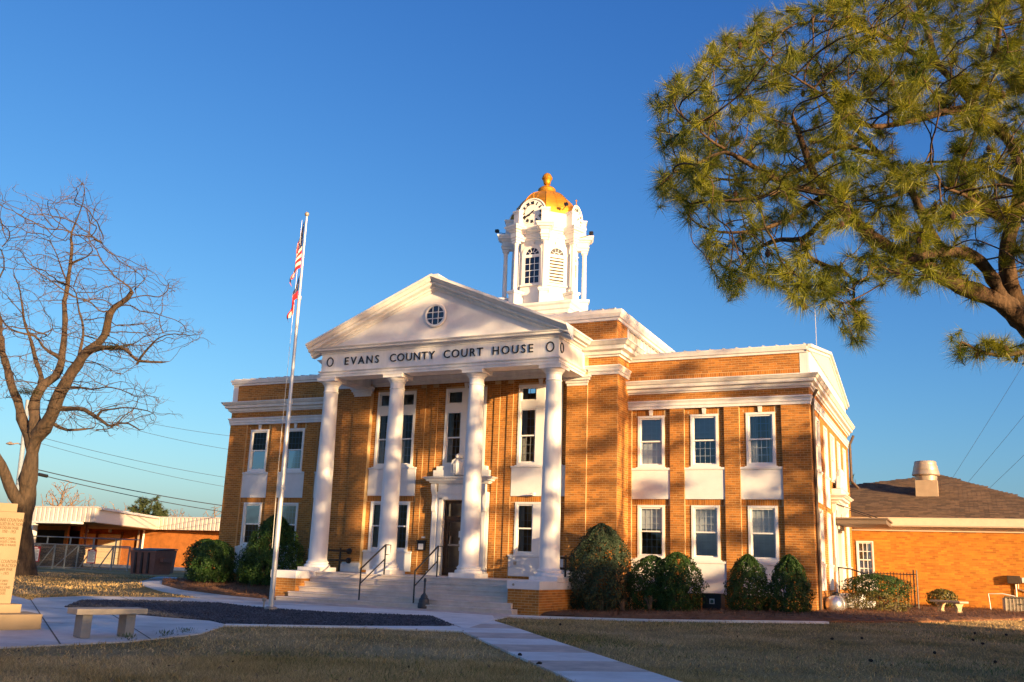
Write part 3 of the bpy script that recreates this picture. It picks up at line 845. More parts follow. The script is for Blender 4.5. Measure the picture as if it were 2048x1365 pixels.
sp = MB().lathe([(.05, 0), (.07, .06), (.06, .1)], (CWX - .1, YM - .12, 2.50), 10).box(CWX - .3, CWX - .14, YM - .2, YM - .12, 2.53, 2.56).build('flood_light', M_white, court)
MB().lathe([(.03, -.02), (.035, 0)], (3.63, -4.63, -.09), 14, axis=1).build('cap_disc', M_steel, court)

# ---- porch floor and steps
MB().box(-3.459, 3.459, -3.55, YM - .002, -.6, 0.0).build('porch_floor', M_step, court)
for s in (-1, 1):
    MB().box(*sorted((s * 3.461, s * 3.999)), -3.398, YM - .1, -.6, -.001).build('porch_floor', M_step, court)
ye = [-3.68, -3.93, -4.17, -4.42, -4.70, -5.02]
for k in range(6):
    x = 3.457 if k < 4 else (3.62 if k == 4 else 3.80)
    z1 = -.142 * k
    sp = MB().box(-x, x, ye[k], (-3.551 if k == 0 else ye[k - 1] + .03), z1 - .141, z1 - .041).box(-x - .001, x + .001, ye[k] - .03, (-3.551 if k == 0 else ye[k - 1] + .03), z1 - .04, z1 - .0005)
    sp.build('step', M_step, court, bevel=0.012)

# ---- clock tower
TX, TY = 0.0, 5.23
MB().box(-1.75, 1.75, TY - 1.75, TY + 1.75, 8.9, 9.56).build('tower_base', M_white, court)
MB().sweep([(-1.72, TY - 1.72), (1.72, TY - 1.72), (1.72, TY + 1.72), (-1.72, TY + 1.72)], [(-.3, 9.5), (.0, 9.5), (.02, 9.62), (.06, 9.64), (.08, 9.76), (.14, 9.80), (.17, 9.92), (.24, 9.98), (.26, 10.06), (-.3, 10.12)], True).build('tower_base_cornice', M_white, court)
def octo(a, off=22.5):
    R_ = a / math.cos(math.pi / 8)
    return [(TX + R_ * math.cos(math.radians(off + 45 * k)), TY + R_ * math.sin(math.radians(off + 45 * k))) for k in range(8)]
tb = MB(); AP = 1.22
o8 = octo(AP)
tb.prism(o8, 2, 9.9, 13.42)
tb.build('tower_body', M_white, court)
Rc = 1.59
for k in range(8):
    a = math.radians(22.5 + 45 * k); ca, sa_ = math.cos(a), math.sin(a)
    T = Matrix.Translation((TX + Rc * ca, TY + Rc * sa_, 0)) @ Matrix.Rotation(a, 4, 'Z')
    pd = MB().box(-.32, .17, -.16, .16, 10.05, 10.63).box(-.32, .21, -.2, .2, 10.63, 10.68).box(-.32, .23, -.22, .22, 10.68, 10.74).box(-.32, .20, -.19, .19, 10.05, 10.13)
    pd = pd.build('tower_pedestal', M_white, court, bevel=.008); pd.matrix_basis = T; adopt(pd, court)
    sh2 = MB().lathe([(.12, 10.742), (.125, 10.77), (.11, 10.80), (.092, 10.83), (.092, 11.3), (.078, 12.55), (.095, 12.57), (.08, 12.60), (.11, 12.68), (.115, 12.70)], (0, 0, 0), 16)
    sh2.box(-.13, .13, -.13, .13, 12.70, 12.79)
    sh2 = sh2.build('tower_column', M_white, court, smooth=True); sh2.matrix_basis = T; adopt(sh2, court)
    sq = [(-.45, -.17), (.17, -.17), (.17, .17), (-.45, .17)]
    en = MB().sweep(sq, [(-.1, 12.80), (-.02, 12.80), (-.02, 12.90), (.02, 12.91), (.02, 12.95), (-.01, 12.96), (-.01, 13.12), (.03, 13.14), (.05, 13.20), (.12, 13.22), (.14, 13.28), (.18, 13.32), (.19, 13.37), (-.1, 13.38)], True)
    en.box(-.45, .12, -.12, .12, 12.81, 13.37).box(-.30, .04, -.15, .15, 13.372, 13.95).box(-.30, .06, -.17, .17, 13.95, 14.0).box(-.3, .085, -.195, .195, 14.0, 14.06)
    en = en.build('tower_entablature', M_white, court); en.matrix_basis = T; adopt(en, court)
MB().sweep(octo(AP), [(-.1, 12.84), (.03, 12.84), (.03, 12.93), (.07, 12.94), (.07, 12.98), (.02, 12.99), (.02, 13.14), (.06, 13.16), (.08, 13.22), (.15, 13.24), (.17, 13.30), (.21, 13.34), (.22, 13.39), (-.1, 13.40)], True).build('tower_cornice', M_white, court)
MB().prism(octo(AP + .05), 2, 13.42, 13.93).build('tower_attic', M_white, court)
MB().sweep(octo(AP + .05), [(-.1, 13.90), (.01, 13.90), (.03, 13.96), (.05, 13.99), (-.1, 14.0)], True).build('attic_moulding', M_white, court)
dm = MB(); prf = [(1.24, 13.98)]
for k in range(13):
    t = k / 12 * math.radians(74); prf.append((1.22 * math.cos(t) , 14.02 + 1.30 * math.sin(t)))
dm.lathe([(r / math.cos(math.pi / 8), z) for r, z in prf], (TX, TY, 0), 8, math.pi / 8)
dm.build('dome', M_gold, court)
rb = MB()
for k in range(16):
    a = math.radians(22.5 * k); f = 1 / math.cos(math.pi / 8) if k % 2 else 1.0
    if k % 2 == 0:
        rb.tube([(TX + (r * f + .004) * math.cos(a), TY + (r * f + .004) * math.sin(a), z) for r, z in prf[1:]], .008, 4)
    else:
        rb.tube([(TX + (r * f + .002) * math.cos(a), TY + (r * f + .002) * math.sin(a), z) for r, z in prf[1:]], .016, 5)
rb.build('dome_seam', M_gold, court)
MB().lathe([(.40, 15.26), (.37, 15.30), (.37, 15.42), (.36, 15.46), (.32, 15.50), (.24, 15.56), (.13, 15.60), (.07, 15.62), (.06, 15.66), (.12, 15.69), (.14, 15.71), (.15, 15.78), (.185, 15.90), (.215, 15.93), (.225, 15.96), (.205, 15.99), (.19, 16.05), (.14, 16.13), (.06, 16.19), (.02, 16.2)], (TX, TY, 0), 28).build('finial', M_gold, court, smooth=True)
# clocks in round-headed gables on the four main faces
NUM = ['XII', 'I', 'II', 'III', 'IV', 'V', 'VI', 'VII', 'VIII', 'IX', 'X', 'XI']
M_dial = mat('clock_dial', (0.80, 0.78, 0.73), 0.5, 0.02)
for phi in (FRONT, RIGHT, LEFT):
    n = Vector((math.cos(phi), math.sin(phi), 0))
    T = face_T((TX + 1.36 * n.x, TY + 1.36 * n.y, 13.98), phi)
    hd = MB(T); pts = [(-.55, -.56), (.55, -.56)] + [(.55 * math.cos(a), .55 * math.sin(a)) for a in np.linspace(0, math.pi, 25)]
    hd.prism(pts, 1, 0.0, .14)
    rim = [(.55 * math.cos(a), -.01, .55 * math.sin(a)) for a in np.linspace(-.25, math.pi + .25, 34)]
    hd.tube(rim, .036, 8)
    ck = hd.build('clock', M_white, court)
    bar = MB(T); pts2 = [(.575 * math.cos(a), .575 * math.sin(a)) for a in np.linspace(0, math.pi, 21)]
    V = [(x, .02, z) for x, z in pts2] + [(x * .98, .95, z) for x, z in pts2]
    bar.add(V, [(i, i + 1, i + 22, i + 21) for i in range(20)]); g_ = bar.build('dormer_roof', M_gold); adopt(g_, ck)
    sp_ = MB(T).lathe([(.05, .58), (.06, .61), (.02, .67), (.015, .77), (.04, .81), (.03, .85), (.0, .87)], (0, .05, 0), 8).build('dormer_finial', M_gold); adopt(sp_, ck)
    dl = MB(T).add([(.50 * math.cos(a), -.012, .50 * math.sin(a)) for a in np.linspace(0, 2 * math.pi, 49)[:-1]], [tuple(range(48))]).build('dial', M_dial); adopt(dl, ck)
    for k, s_ in enumerate(NUM):
        a = math.radians(30 * k)
        me = text_mesh(s_, 0.165, 0.012, M_blacktxt, 0.66 if len(s_) > 2 else .85, .010)
        o = bpy.data.objects.new('numeral', me); COL.objects.link(o)
        o.matrix_basis = T @ Matrix.Translation((.385 * math.sin(a), -.02, .385 * math.cos(a))) @ Matrix.Rotation(a, 4, 'Y') @ Matrix.Translation((0, 0, -.055)) @ Matrix.Rotation(math.pi / 2, 4, 'X'); adopt(o, ck)
    for ln, wd, ang in ((.37, .026, 236), (.24, .036, 229)):
        a = math.radians(ang)
        hnd = MB(T @ Matrix.Translation((0, -.03 - ln * .02, 0)) @ Matrix.Rotation(a, 4, 'Y')).box(-wd * .6, wd * .6, -.008, 0, -.1, ln * .6).prism([(-wd * 1.5, ln * .6), (wd * 1.5, ln * .6), (wd * .5, ln), (-wd * .5, ln)], 1, -.008, 0).build('hand', M_blacktxt); adopt(hnd, ck)
# windows and louvres of the tower
def arch(mb, r0, r1, y0, y1, zc, n=18):
    A_ = np.linspace(0, math.pi, n + 1); V = []
    for a in A_:
        c, s = math.cos(a), math.sin(a)
        V += [(r0 * c, y0, zc + r0 * s), (r1 * c, y0, zc + r1 * s), (r1 * c, y1, zc + r1 * s), (r0 * c, y1, zc + r0 * s)]
    F = []
    for i in range(n):
        for k in range(4):
            F.append((i * 4 + k, i * 4 + (k + 1) % 4, i * 4 + 4 + (k + 1) % 4, i * 4 + 4 + k))
    mb.add(V, F)
for k in range(8):
    phi = math.radians(45 * k)
    if k in (2, 3): continue
    n = (math.cos(phi), math.sin(phi))
    T = face_T((TX + AP * n[0], TY + AP * n[1], 0), phi)
    louv = k % 2 == 1
    tr = MB(T)
    tr.box(-.43, -.30, -.045, 0, 11.03, 12.24).box(.30, .43, -.045, 0, 11.03, 12.24).box(-.30, .30, -.04, 0, 12.14, 12.24).box(-.48, .48, -.08, 0, 10.97, 11.03).box(-.30, .30, -.04, 0, 11.03, 11.08)
    arch(tr, .29, .44, -.045, 0, 12.24); tr.box(-.06, .06, -.07, 0, 12.62, 12.80)
    tr.box(-.36, .36, -.02, 0, 10.25, 10.85)
    tw = tr.build('tower_louvre' if louv else 'tower_window', M_white, court)
    fn = MB(T).add([(.30 * math.cos(a), -.008, 12.24 + .30 * math.sin(a)) for a in np.linspace(0, math.pi, 17)], [tuple(range(17))]).build('fanlight', M_dark); adopt(fn, tw)
    fp = MB(T).add([(.30 * math.cos(a), -.014, 12.24 + .30 * math.sin(a)) for a in np.linspace(0, math.pi, 17)], [tuple(range(17))]).build('pane', M_glassd); adopt(fp, tw)
    fb = MB(T)
    for a in np.radians([36, 72, 108, 144]):
        fb.tube([(.12 * math.cos(a), -.025, 12.24 + .12 * math.sin(a)), (.29 * math.cos(a), -.025, 12.24 + .29 * math.sin(a))], .009, 4)
    arch(fb, .11, .128, -.03, -.016, 12.24, 10); fb.box(-.29, .29, -.035, -.016, 12.235, 12.26)
    fb = fb.build('glazing_bar', M_vinyl); adopt(fb, tw)
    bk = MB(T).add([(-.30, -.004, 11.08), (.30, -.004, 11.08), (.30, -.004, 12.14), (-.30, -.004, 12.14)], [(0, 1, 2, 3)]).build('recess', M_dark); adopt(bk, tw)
    if louv:
        me = None
        for j in range(8):
            z = 11.10 + j * .13
            sl_ = MB(T).add([(-.295, -.075, z), (.295, -.075, z), (.295, -.012, z + .09), (-.295, -.012, z + .09), (-.295, -.06, z - .008), (.295, -.06, z - .008), (.295, -.006, z + .075), (-.295, -.006, z + .075)], [(0, 1, 2, 3), (4, 7, 6, 5), (0, 4, 5, 1), (2, 6, 7, 3), (0, 3, 7, 4), (1, 5, 6, 2)]).build('slat', M_white); adopt(sl_, tw)
    else:
        for z0, z1, y in ((11.08, 11.62, -.015), (11.60, 12.14, -.028)):
            p = MB(T).add([(-.29, y, z0), (.29, y, z0), (.29, y, z1), (-.29, y, z1)], [(0, 1, 2, 3)]).build('pane', M_glass); adopt(p, tw)
            gbr = MB(T)
            for x in (-.1, .1): gbr.box(x - .009, x + .009, y - .006, y - .001, z0, z1)
            gbr.box(-.29, .29, y - .008, y - .0015, (z0 + z1) / 2 - .009, (z0 + z1) / 2 + .009)
            gbr.box(-.30, .30, y - .012, y, z0 - .012, z0 + .012)
            gbr = gbr.build('glazing_bar', M_vinyl); adopt(gbr, tw)
# floodlights on arms
for a, r1, z in ((math.radians(-38), 1.62, 14.22), (math.radians(-5), 2.05, 13.2), (math.radians(198), 2.0, 13.62)):
    ca, sa_ = math.cos(a), math.sin(a)
    MB().tube([(TX + 1.3 * ca, TY + 1.3 * sa_, z - .1), (TX + r1 * ca, TY + r1 * sa_, z)], .015, 5).box(TX + r1 * ca - .07, TX + r1 * ca + .07, TY + r1 * sa_ - .06, TY + r1 * sa_ + .06, z, z + .12).build('tower_floodlight', M_black, court)

# ---- side entrance on the right wall
Ts = face_T((XR, DY, 0), RIGHT)
MB(Ts).box(-.85, -.52, -.12, 0.0, 0.0, 2.5).box(.52, .85, -.12, 0.0, 0.0, 2.5).box(-.85, .85, -.14, 0, 2.5, 2.72).build('side_door_surround', M_white, court, bevel=.01)
MB(Ts).sweep([(-.85, 0), (-.85, -.14), (.85, -.14), (.85, 0)], prof_cor(2.72, 2.98, .36)).box(-.75, .75, -.3, 0, 3.02, 3.2).build('side_door_hood', M_white, court)
for s in (-1, 1):
    MB(Ts).prism([(-.14, 1.9), (-.2, 1.9), (-.22, 2.05), (-.20, 2.3), (-.36, 2.55), (-.4, 2.7), (-.14, 2.7)], 0, *sorted((s * .6, s * .78))).build('bracket', M_white, court, bevel=.01)
e2 = MB(Ts)
e2.lathe([(.12, 3.2), (.2, 3.3), (.2, 3.5), (.12, 3.66), (.1, 3.7), (.12, 3.78), (.08, 3.88), (.02, 3.92)], (0, -.22, 0), 12)
for s in (-1, 1):
    e2.prism([(s * .1, 3.68), (s * .28, 3.6), (s * .55, 3.24), (s * .2, 3.22)], 1, -.26, -.14)
e2.build('eagle_carving', M_white, court, smooth=True)
sd_ = MB(Ts).box(-.5, .5, .05, .12, -.1, 2.2).build('side_door', M_bronze, court)
p = MB(Ts).add([(-.35, .045, .3), (.35, .045, .3), (.35, .045, 1.9), (-.35, .045, 1.9)], [(0, 1, 2, 3)]).build('pane', M_glassd); adopt(p, sd_)
cn = MB().box(XR + .02, 12.35, DY - 1.0, DY + 1.3, 2.06, 2.2).box(XR + .02, 12.40, DY - 1.05, DY + 1.35, 2.2, 2.26)
cn = cn.build('door_canopy', mat('canopy_brown', (.16, .12, .09), .5, .1), court, bevel=.01)
for y in (DY - .8, DY + 1.1):
    r_ = MB().tube([(XR, y, 2.75), (12.1, y, 2.26)], .014, 6).build('tie_rod', M_black); adopt(r_, cn)
MB().box(XR + .001, 11.45, DY - 1.0, DY + 1.0, -1.0, -.12).box(11.45, 11.75, DY - 1.0, DY + 1.0, -1.0, -.34).build('side_stoop', M_stucco, court)
# downspouts
MB().tube([(XR + .20, .28, 5.7), (XR + .06, .28, 5.45), (XR + .06, .28, -.5), (XR + .16, .22, -.62)], .045, 8).build('downspout', mat('downspout_brown', (.07, .045, .03), .5, .1), court)
MB().tube([(XR + .07, 4.25, 2.4), (XR + .07, 4.25, -.25), (XR + .3, 4.0, -.5)], .045, 8).build('downspout', M_white, court)
MB().tube([(XR + .25, YB - .15, 5.75), (XR + .1, YB - .15, 5.4), (XR + .1, YB - .15, 4.0), (XR + .35, YB - .1, 3.7)], .05, 8).build('downspout', mat('downspout_brown', (.07, .045, .03)), court)
MB(face_T((XR, 4.05, 0), RIGHT)).box(-.12, .12, -.1, 0, .55, 1.0).build('meter_box', M_steel, court, bevel=.01)
BK.finish(court, 300)
# ================================================================== the ground and what is laid on it
import bmesh
def inpoly(poly, x, y):
    P = np.array(poly); x = np.asarray(x); y = np.asarray(y); r = np.zeros(x.shape, bool)
    j = len(P) - 1
    for i in range(len(P)):
        xi, yi = P[i]; xj, yj = P[j]
        c = ((yi > y) != (yj > y)) & (x < (xj - xi) * (y - yi) / ((yj - yi) if yj != yi else 1e-9) + xi)
        r ^= c; j = i
    return r

def sheet(name, poly, off, m, parent=None, kind=None, step=0.6, skirt=0.08, rough=0.0):
    """a surface laid on the ground, following it"""
    bm = bmesh.new()
    vs = [bm.verts.new((float(p[0]), float(p[1]), 0)) for p in poly]
    bm.faces.new(vs); bmesh.ops.triangulate(bm, faces=bm.faces)
    P = np.array(poly, float)
    for ax in (0, 1):
        for v in np.arange(math.ceil(P[:, ax].min() / step) * step, P[:, ax].max(), step):
            n = [0, 0, 0]; n[ax] = 1; c = [0, 0, 0]; c[ax] = v
            bmesh.ops.bisect_plane(bm, geom=bm.verts[:] + bm.edges[:] + bm.faces[:], plane_co=c, plane_no=n)
    bmesh.ops.remove_doubles(bm, verts=bm.verts, dist=1e-4)
    bmesh.ops.recalc_face_normals(bm, faces=bm.faces)
    for v in bm.verts:
        v.co.z = float(gz(v.co.x, v.co.y)) + off
        if rough and not v.is_boundary: v.co.z += rough * random.random()
    for f in bm.faces:
        if f.normal.z < 0: f.normal_flip()
    if skirt:
        r = bmesh.ops.extrude_edge_only(bm, edges=[e for e in bm.edges if e.is_boundary])
        for v in r['geom']:
            if isinstance(v, bmesh.types.BMVert): v.co.z -= skirt
    me = bpy.data.meshes.new(name); bm.to_mesh(me); bm.free(); me.materials.append(m)
    return link(name, me, parent, kind=kind)

def lawn_mat():
    m = bpy.data.materials.new('lawn'); m.use_nodes = True
    nt = m.node_tree; N = nt.nodes; L = nt.links; b = N['Principled BSDF']; b.inputs['Roughness'].default_value = 1; b.inputs['Specular IOR Level'].default_value = .1
    tc = N.new('ShaderNodeTexCoord')
    def noise(sc, det=5, st=(1, 1, 1)):
        mp = N.new('ShaderNodeMapping'); mp.inputs['Scale'].default_value = st; L.new(tc.outputs['Object'], mp.inputs[0])
        n = N.new('ShaderNodeTexNoise'); n.inputs['Scale'].default_value = sc; n.inputs['Detail'].default_value = det; L.new(mp.outputs[0], n.inputs['Vector']); return n.outputs['Fac']
    def ramp(f, e):
        r = N.new('ShaderNodeValToRGB')
        while len(r.color_ramp.elements) < len(e): r.color_ramp.elements.new(.5)
        for q, (p, c) in zip(r.color_ramp.elements, e): q.position = p; q.color = (*c, 1)
        L.new(f, r.inputs[0]); return r.outputs[0]
    a = ramp(noise(.55), [(.34, (.19, .165, .065)), (.46, (.30, .225, .10)), (.6, (.41, .30, .15)), (.72, (.46, .35, .19))])
    c = ramp(noise(26, 8), [(.3, (.42, .42, .40)), (.5, (.85, .85, .82)), (.7, (1.25, 1.22, 1.15))])
    mx = N.new('ShaderNodeMix'); mx.data_type = 'RGBA'; mx.blend_type = 'MULTIPLY'; mx.inputs[0].default_value = 1
    L.new(a, mx.inputs[6]); L.new(c, mx.inputs[7]); L.new(mx.outputs[2], b.inputs['Base Color'])
    bp = N.new('ShaderNodeBump'); bp.inputs['Strength'].default_value = .7; bp.inputs['Distance'].default_value = .05; L.new(noise(40, 8), bp.inputs['Height']); L.new(bp.outputs[0], b.inputs['Normal'])
    return m
M_lawn = lawn_mat()
ax = np.unique(np.concatenate([np.geomspace(30, 1500, 14), -np.geomspace(45, 1500, 14), np.arange(-45, 30.1, .5)]))
ay = np.unique(np.concatenate([np.geomspace(30, 1500, 14), -np.geomspace(35, 1500, 14), np.arange(-35, 30.1, .5)]))
X_, Y_ = np.meshgrid(ax, ay); Z_ = gz(X_, Y_)
nx, ny = len(ax), len(ay)
I_ = (np.arange(ny - 1)[:, None] * nx + np.arange(nx - 1)[None]).ravel()
ground = link('lawn_ground', raw_mesh('lawn_ground', np.stack([X_, Y_, Z_], -1).reshape(-1, 3), np.stack([I_, I_ + 1, I_ + nx + 1, I_ + nx], 1), M_lawn, True), kind='structure')

g2 = lambda *L: [tuple(G(*p)[:2]) for p in L]
plaza_poly = g2((-160, 1310), (-160, 1196), (0, 1192), (25, 1193), (62, 1203), (70, 1198), (165, 1194), (300, 1196), (405, 1197.5), (450, 1203), (560, 1206), (1030, 1232), (985, 1243), (930, 1266), (700, 1257), (447, 1254), (400, 1270), (330, 1278), (250, 1286), (0, 1298))
plaza = sheet('plaza', plaza_poly, 0.02, M_conc, kind='structure')
path_poly = g2((445, 1208), (405, 1198), (340, 1187), (285, 1172), (279, 1165), (298, 1159), (350, 1155), (356, 1158), (327, 1164), (323, 1170), (360, 1180), (430, 1189), (530, 1199), (545, 1206))
sheet('garden_path', path_poly, 0.024, M_conc, kind='structure')
M_joint = mat('joint_dirt', (.10, .085, .07), .95, .3)
for p, q in (((240, 1195), (262, 1203)), ((366, 1197), (358, 1205)), ((447, 1206), (436, 1210)), ((60, 1215), (330, 1237)), ((120, 1292), (60, 1200)), ((300, 1281), (215, 1226)), ((0, 1240), (126, 1250)), ((560, 1255), (556, 1250))):
    p, q = G(*p)[:2], G(*q)[:2]; e_ = (q - p) / np.linalg.norm(q - p); w_ = np.array([-e_[1], e_[0]]) * .012
    sheet('paving_joint', [p - w_, q - w_, q + w_, p + w_], 0.0235, M_joint, plaza, skirt=0)
# bed of dark gravel
gravel_poly = g2((130, 1217), (148, 1209), (162, 1203), (260, 1203), (370, 1206), (440, 1209), (500, 1216), (560, 1221), (650, 1227), (760, 1231), (862, 1235), (910, 1255), (700, 1255), (450, 1251), (420, 1244), (330, 1237), (250, 1229), (180, 1220))
M_grav0 = mat('gravel_bed_earth', (.022, .024, .030), .95, .4, scale=14, bump=.8)
sheet('gravel_bed', gravel_poly, 0.026, M_grav0, kind='structure')
GP = np.array(gravel_poly)
n = 60000
px_ = rng.uniform(GP[:, 0].min(), GP[:, 0].max(), n); py_ = rng.uniform(GP[:, 1].min(), GP[:, 1].max(), n)
k_ = inpoly(gravel_poly, px_, py_); px_, py_ = px_[k_][:16000], py_[k_][:16000]
octv = np.array([(1, 0, 0), (-1, 0, 0), (0, 1, 0), (0, -1, 0), (0, 0, 1), (0, 0, -1)], float)
octf = np.array([(0, 2, 4), (2, 1, 4), (1, 3, 4), (3, 0, 4), (2, 0, 5), (1, 2, 5), (3, 1, 5), (0, 3, 5)])
nn_ = len(px_); sc_ = rng.uniform(.012, .032, (nn_, 1, 3)) * np.array([1, 1, .75]); an = rng.uniform(0, 6.28, nn_)
V = octv[None] * sc_ + rng.normal(0, .004, (nn_, 6, 3)); c_, s_ = np.cos(an)[:, None], np.sin(an)[:, None]
V = np.stack([V[..., 0] * c_ - V[..., 1] * s_, V[..., 0] * s_ + V[..., 1] * c_, V[..., 2]], -1)
V += np.stack([px_, py_, gz(px_, py_) + .034], -1)[:, None]
link('gravel', raw_mesh('gravel', V.reshape(-1, 3), (np.arange(nn_)[:, None, None] * 6 + octf[None]).reshape(-1, 3), mat('gravel_stone', (.050, .055, .072), .85, .3, scale=3, rand=.65, island=True)), kind='stuff')
# main walk and apron: slabs with open joints
walk = bpy.data.objects.new('walkway', None); COL.objects.link(walk); walk['kind'] = 'structure'; walk.location = (7, -11, -.85)
A0, A1 = G(982, 1243)[:2], G(1350, 1365)[:2]; B0 = G(930, 1266)[:2]
dv = (A1 - A0) / np.linalg.norm(A1 - A0); nv = np.array([-dv[1], dv[0]]) * -1
if (B0 - A0) @ nv < 0: nv = -nv
wd = 1.30; ofs = (B0 - A0) @ dv
for i in range(14):
    a, b = -.9 + i * 1.22, -.9 + (i + 1) * 1.22 - .02
    sl_ = [A0 + dv * a, A0 + dv * b, A0 + dv * (b + .0) + nv * wd, A0 + dv * (a + .0) + nv * wd]
    sheet('paving_slab', sl_, 0.032, M_pink if i % 2 == 0 else M_conc2, walk, skirt=.06)
ap = g2((530, 1203), (1032, 1229), (1010, 1236), (560, 1212))
pinkL, pinkR = G(545, 1203)[:2], G(1030, 1229)[:2]
y_s = -5.03
for i in range(6):
    x0, x1 = -5.2 + i * 1.72, -5.2 + (i + 1) * 1.72 - .02
    sheet('paving_slab', [(x0, y_s - 1.05), (x1, y_s - 1.05), (x1, y_s), (x0, y_s)], 0.028, M_pink, walk, skirt=.05)
whL = g2((500, 1213), (560, 1213.5), (700, 1217), (860, 1226), (985, 1234), (990, 1242), (930, 1262), (915, 1255), (865, 1234), (760, 1230), (650, 1226), (560, 1220))
sheet('paving_slab', whL, 0.036, M_conc2, walk, skirt=.05)
whB = g2((447, 1253.5), (452, 1251.6), (700, 1255.6), (912, 1256), (932, 1265.5), (700, 1256.9))
sheet('paving_slab', whB, 0.034, M_conc2, walk, skirt=.05)
# beds of pine straw
M_straw = mat('pine_straw', (.12, .055, .026), .95, .35, scale=9, col2=(.24, .105, .045), bump=.8, bscale=30)
mulchR = g2((1074, 1229), (1150, 1236), (1250, 1240.5), (1400, 1242.5), (1560, 1244.5), (1660, 1246.5), (1760, 1247), (1860, 1246), (1960, 1243), (2060, 1240)) + [(17.5, 6.0), (18.2, 11.1), (10.76, 11.1), (10.76, .05), (4.45, .05), (4.42, -4.5)]
mulchL = g2((327, 1166), (323, 1171), (360, 1181), (430, 1190), (530, 1200)) + [(-4.42, -4.55), (-4.42, .05), (-10.76, .05), (-10.76, 8), (-13.5, 8)]
sheet('straw_bed', mulchR, 0.045, M_straw, kind='structure', step=.3, rough=.07)
sheet('straw_bed', mulchL, 0.045, M_straw, kind='structure', step=.3, rough=.07)
ce = [G(1020, 1235), G(1150, 1239), G(1300, 1243.5), G(1450, 1245.5), G(1560, 1246.5), G(1655, 1248)]
cb = MB()
pts = []
for a, b in zip(ce[:-1], ce[1:]):
    for t in np.linspace(0, 1, 6)[:-1]: pts.append(a + (b - a) * t)
pts.append(ce[-1])
for a, b in zip(pts[:-1], pts[1:]):
    d_ = (b - a)[:2]; d_ /= np.linalg.norm(d_); n_ = np.array([-d_[1], d_[0]]) * .09
    q = [a[:2] - n_, b[:2] - n_, b[:2] + n_, a[:2] + n_]
    zz = [a[2], b[2], b[2], a[2]]
    cb.add([(p[0], p[1], z - .1) for p, z in zip(q, zz)] + [(p[0], p[1], z + .05) for p, z in zip(q, zz)], [(4, 5, 6, 7), (0, 1, 5, 4), (2, 3, 7, 6)])
cb.build('kerb', M_conc2, kind='structure')

def blades(name, P, h, w, lean, m, flat=False):
    """one triangle per blade, standing at P"""
    n = len(P); an = rng.uniform(0, 2 * np.pi, n); la = rng.uniform(0, 2 * np.pi, n)
    hh = h * rng.uniform(.5, 1.3, n); ww = w * rng.uniform(.7, 1.3, n)
    dx = np.stack([np.cos(an), np.sin(an), np.zeros(n)], -1) * ww[:, None]
    ln = np.abs(rng.normal(0, lean, n)) * hh
    tip = P + np.stack([np.cos(la) * ln, np.sin(la) * ln, hh], -1)
    V = np.stack([P - dx, P + dx, tip], 1).reshape(-1, 3)
    return link(name, raw_mesh(name, V, np.arange(3 * n).reshape(-1, 3), m), kind='stuff')
walk_quad = [A0 - dv, A0 + dv * 17, A0 + dv * 17 + nv * wd, A0 - dv + nv * wd]
NO = [plaza_poly, path_poly, mulchR, mulchL, walk_quad]
def lawn_points(n, d0, d1):
    dd = np.sqrt(rng.uniform(d0 ** 2, d1 ** 2, n)); th = rng.uniform(-.60, .60, n)
    f = CD[:2] / np.linalg.norm(CD[:2]); r = np.array([f[1], -f[0]])
    x = CAM[0] + dd * (np.cos(th) * f[0] + np.sin(th) * r[0]); y = CAM[1] + dd * (np.cos(th) * f[1] + np.sin(th) * r[1])
    k = np.ones(n, bool)
    jx, jy = rng.normal(0, .035, n), rng.normal(0, .035, n)
    for p in NO: k &= ~inpoly(p, x + jx, y + jy)
    k &= ~((np.abs(x) < 10.8) & (y > -5) & (y < 11)) & ~((x > 8) & (y > 11))
    k &= ~((np.abs(x) < 5.3) & (y > -6.2) & (y < 0))
    # patchy growth
    pat = np.sin(x * 1.3 + 2 * np.sin(y * .7)) + np.sin(y * 1.7 + 1.5 * np.sin(x * .9)) + rng.normal(0, .9, n)
    k &= pat > -1.6
    x, y = x[k], y[k]
    return np.stack([x, y, gz(x, y)], -1)
M_grass = mat('dormant_grass', (.36, .245, .09), .9, .5, scale=.55, col2=(.62, .43, .21), rand=.45, island=True, spec=.15)
M_green = mat('green_grass', (.10, .125, .035), .9, .4, scale=.6, rand=.4, island=True, spec=.15)
blades('grass', lawn_points(190000, 6.0, 13), .045, .0036, 1.3, M_grass)
blades('grass', lawn_points(130000, 13, 30), .045, .006, 1.3, M_grass)
blades('grass', lawn_points(60000, 30, 52), .06, .012, .7, M_grass)
gp_ = lawn_points(90000, 6.0, 24); kk = (np.sin(gp_[:, 0] * .9 + np.sin(gp_[:, 1])) + np.sin(gp_[:, 1] * 1.1 + 2) + rng.normal(0, .6, len(gp_))) > 1.0
blades('grass', gp_[kk], .05, .0045, .7, M_green)
lp = lawn_points(5200, 6.0, 30); n_ = len(lp); an_ = rng.uniform(0, 6.28, n_); dl_ = np.stack([np.cos(an_), np.sin(an_), rng.normal(0, .3, n_)], -1) * rng.uniform(.012, .035, (n_, 1)); el_ = np.stack([-np.sin(an_), np.cos(an_), rng.normal(0, .3, n_)], -1) * rng.uniform(.006, .018, (n_, 1)); lp[:, 2] += .045
link('leaf_litter', raw_mesh('leaf_litter', np.stack([lp - dl_, lp - el_, lp + dl_, lp + el_], 1).reshape(-1, 3), np.arange(4 * n_).reshape(-1, 4), mat('dead_leaf', (.10, .055, .03), .9, .4, scale=1, col2=(.30, .19, .10), rand=.5, island=True)), kind='stuff')
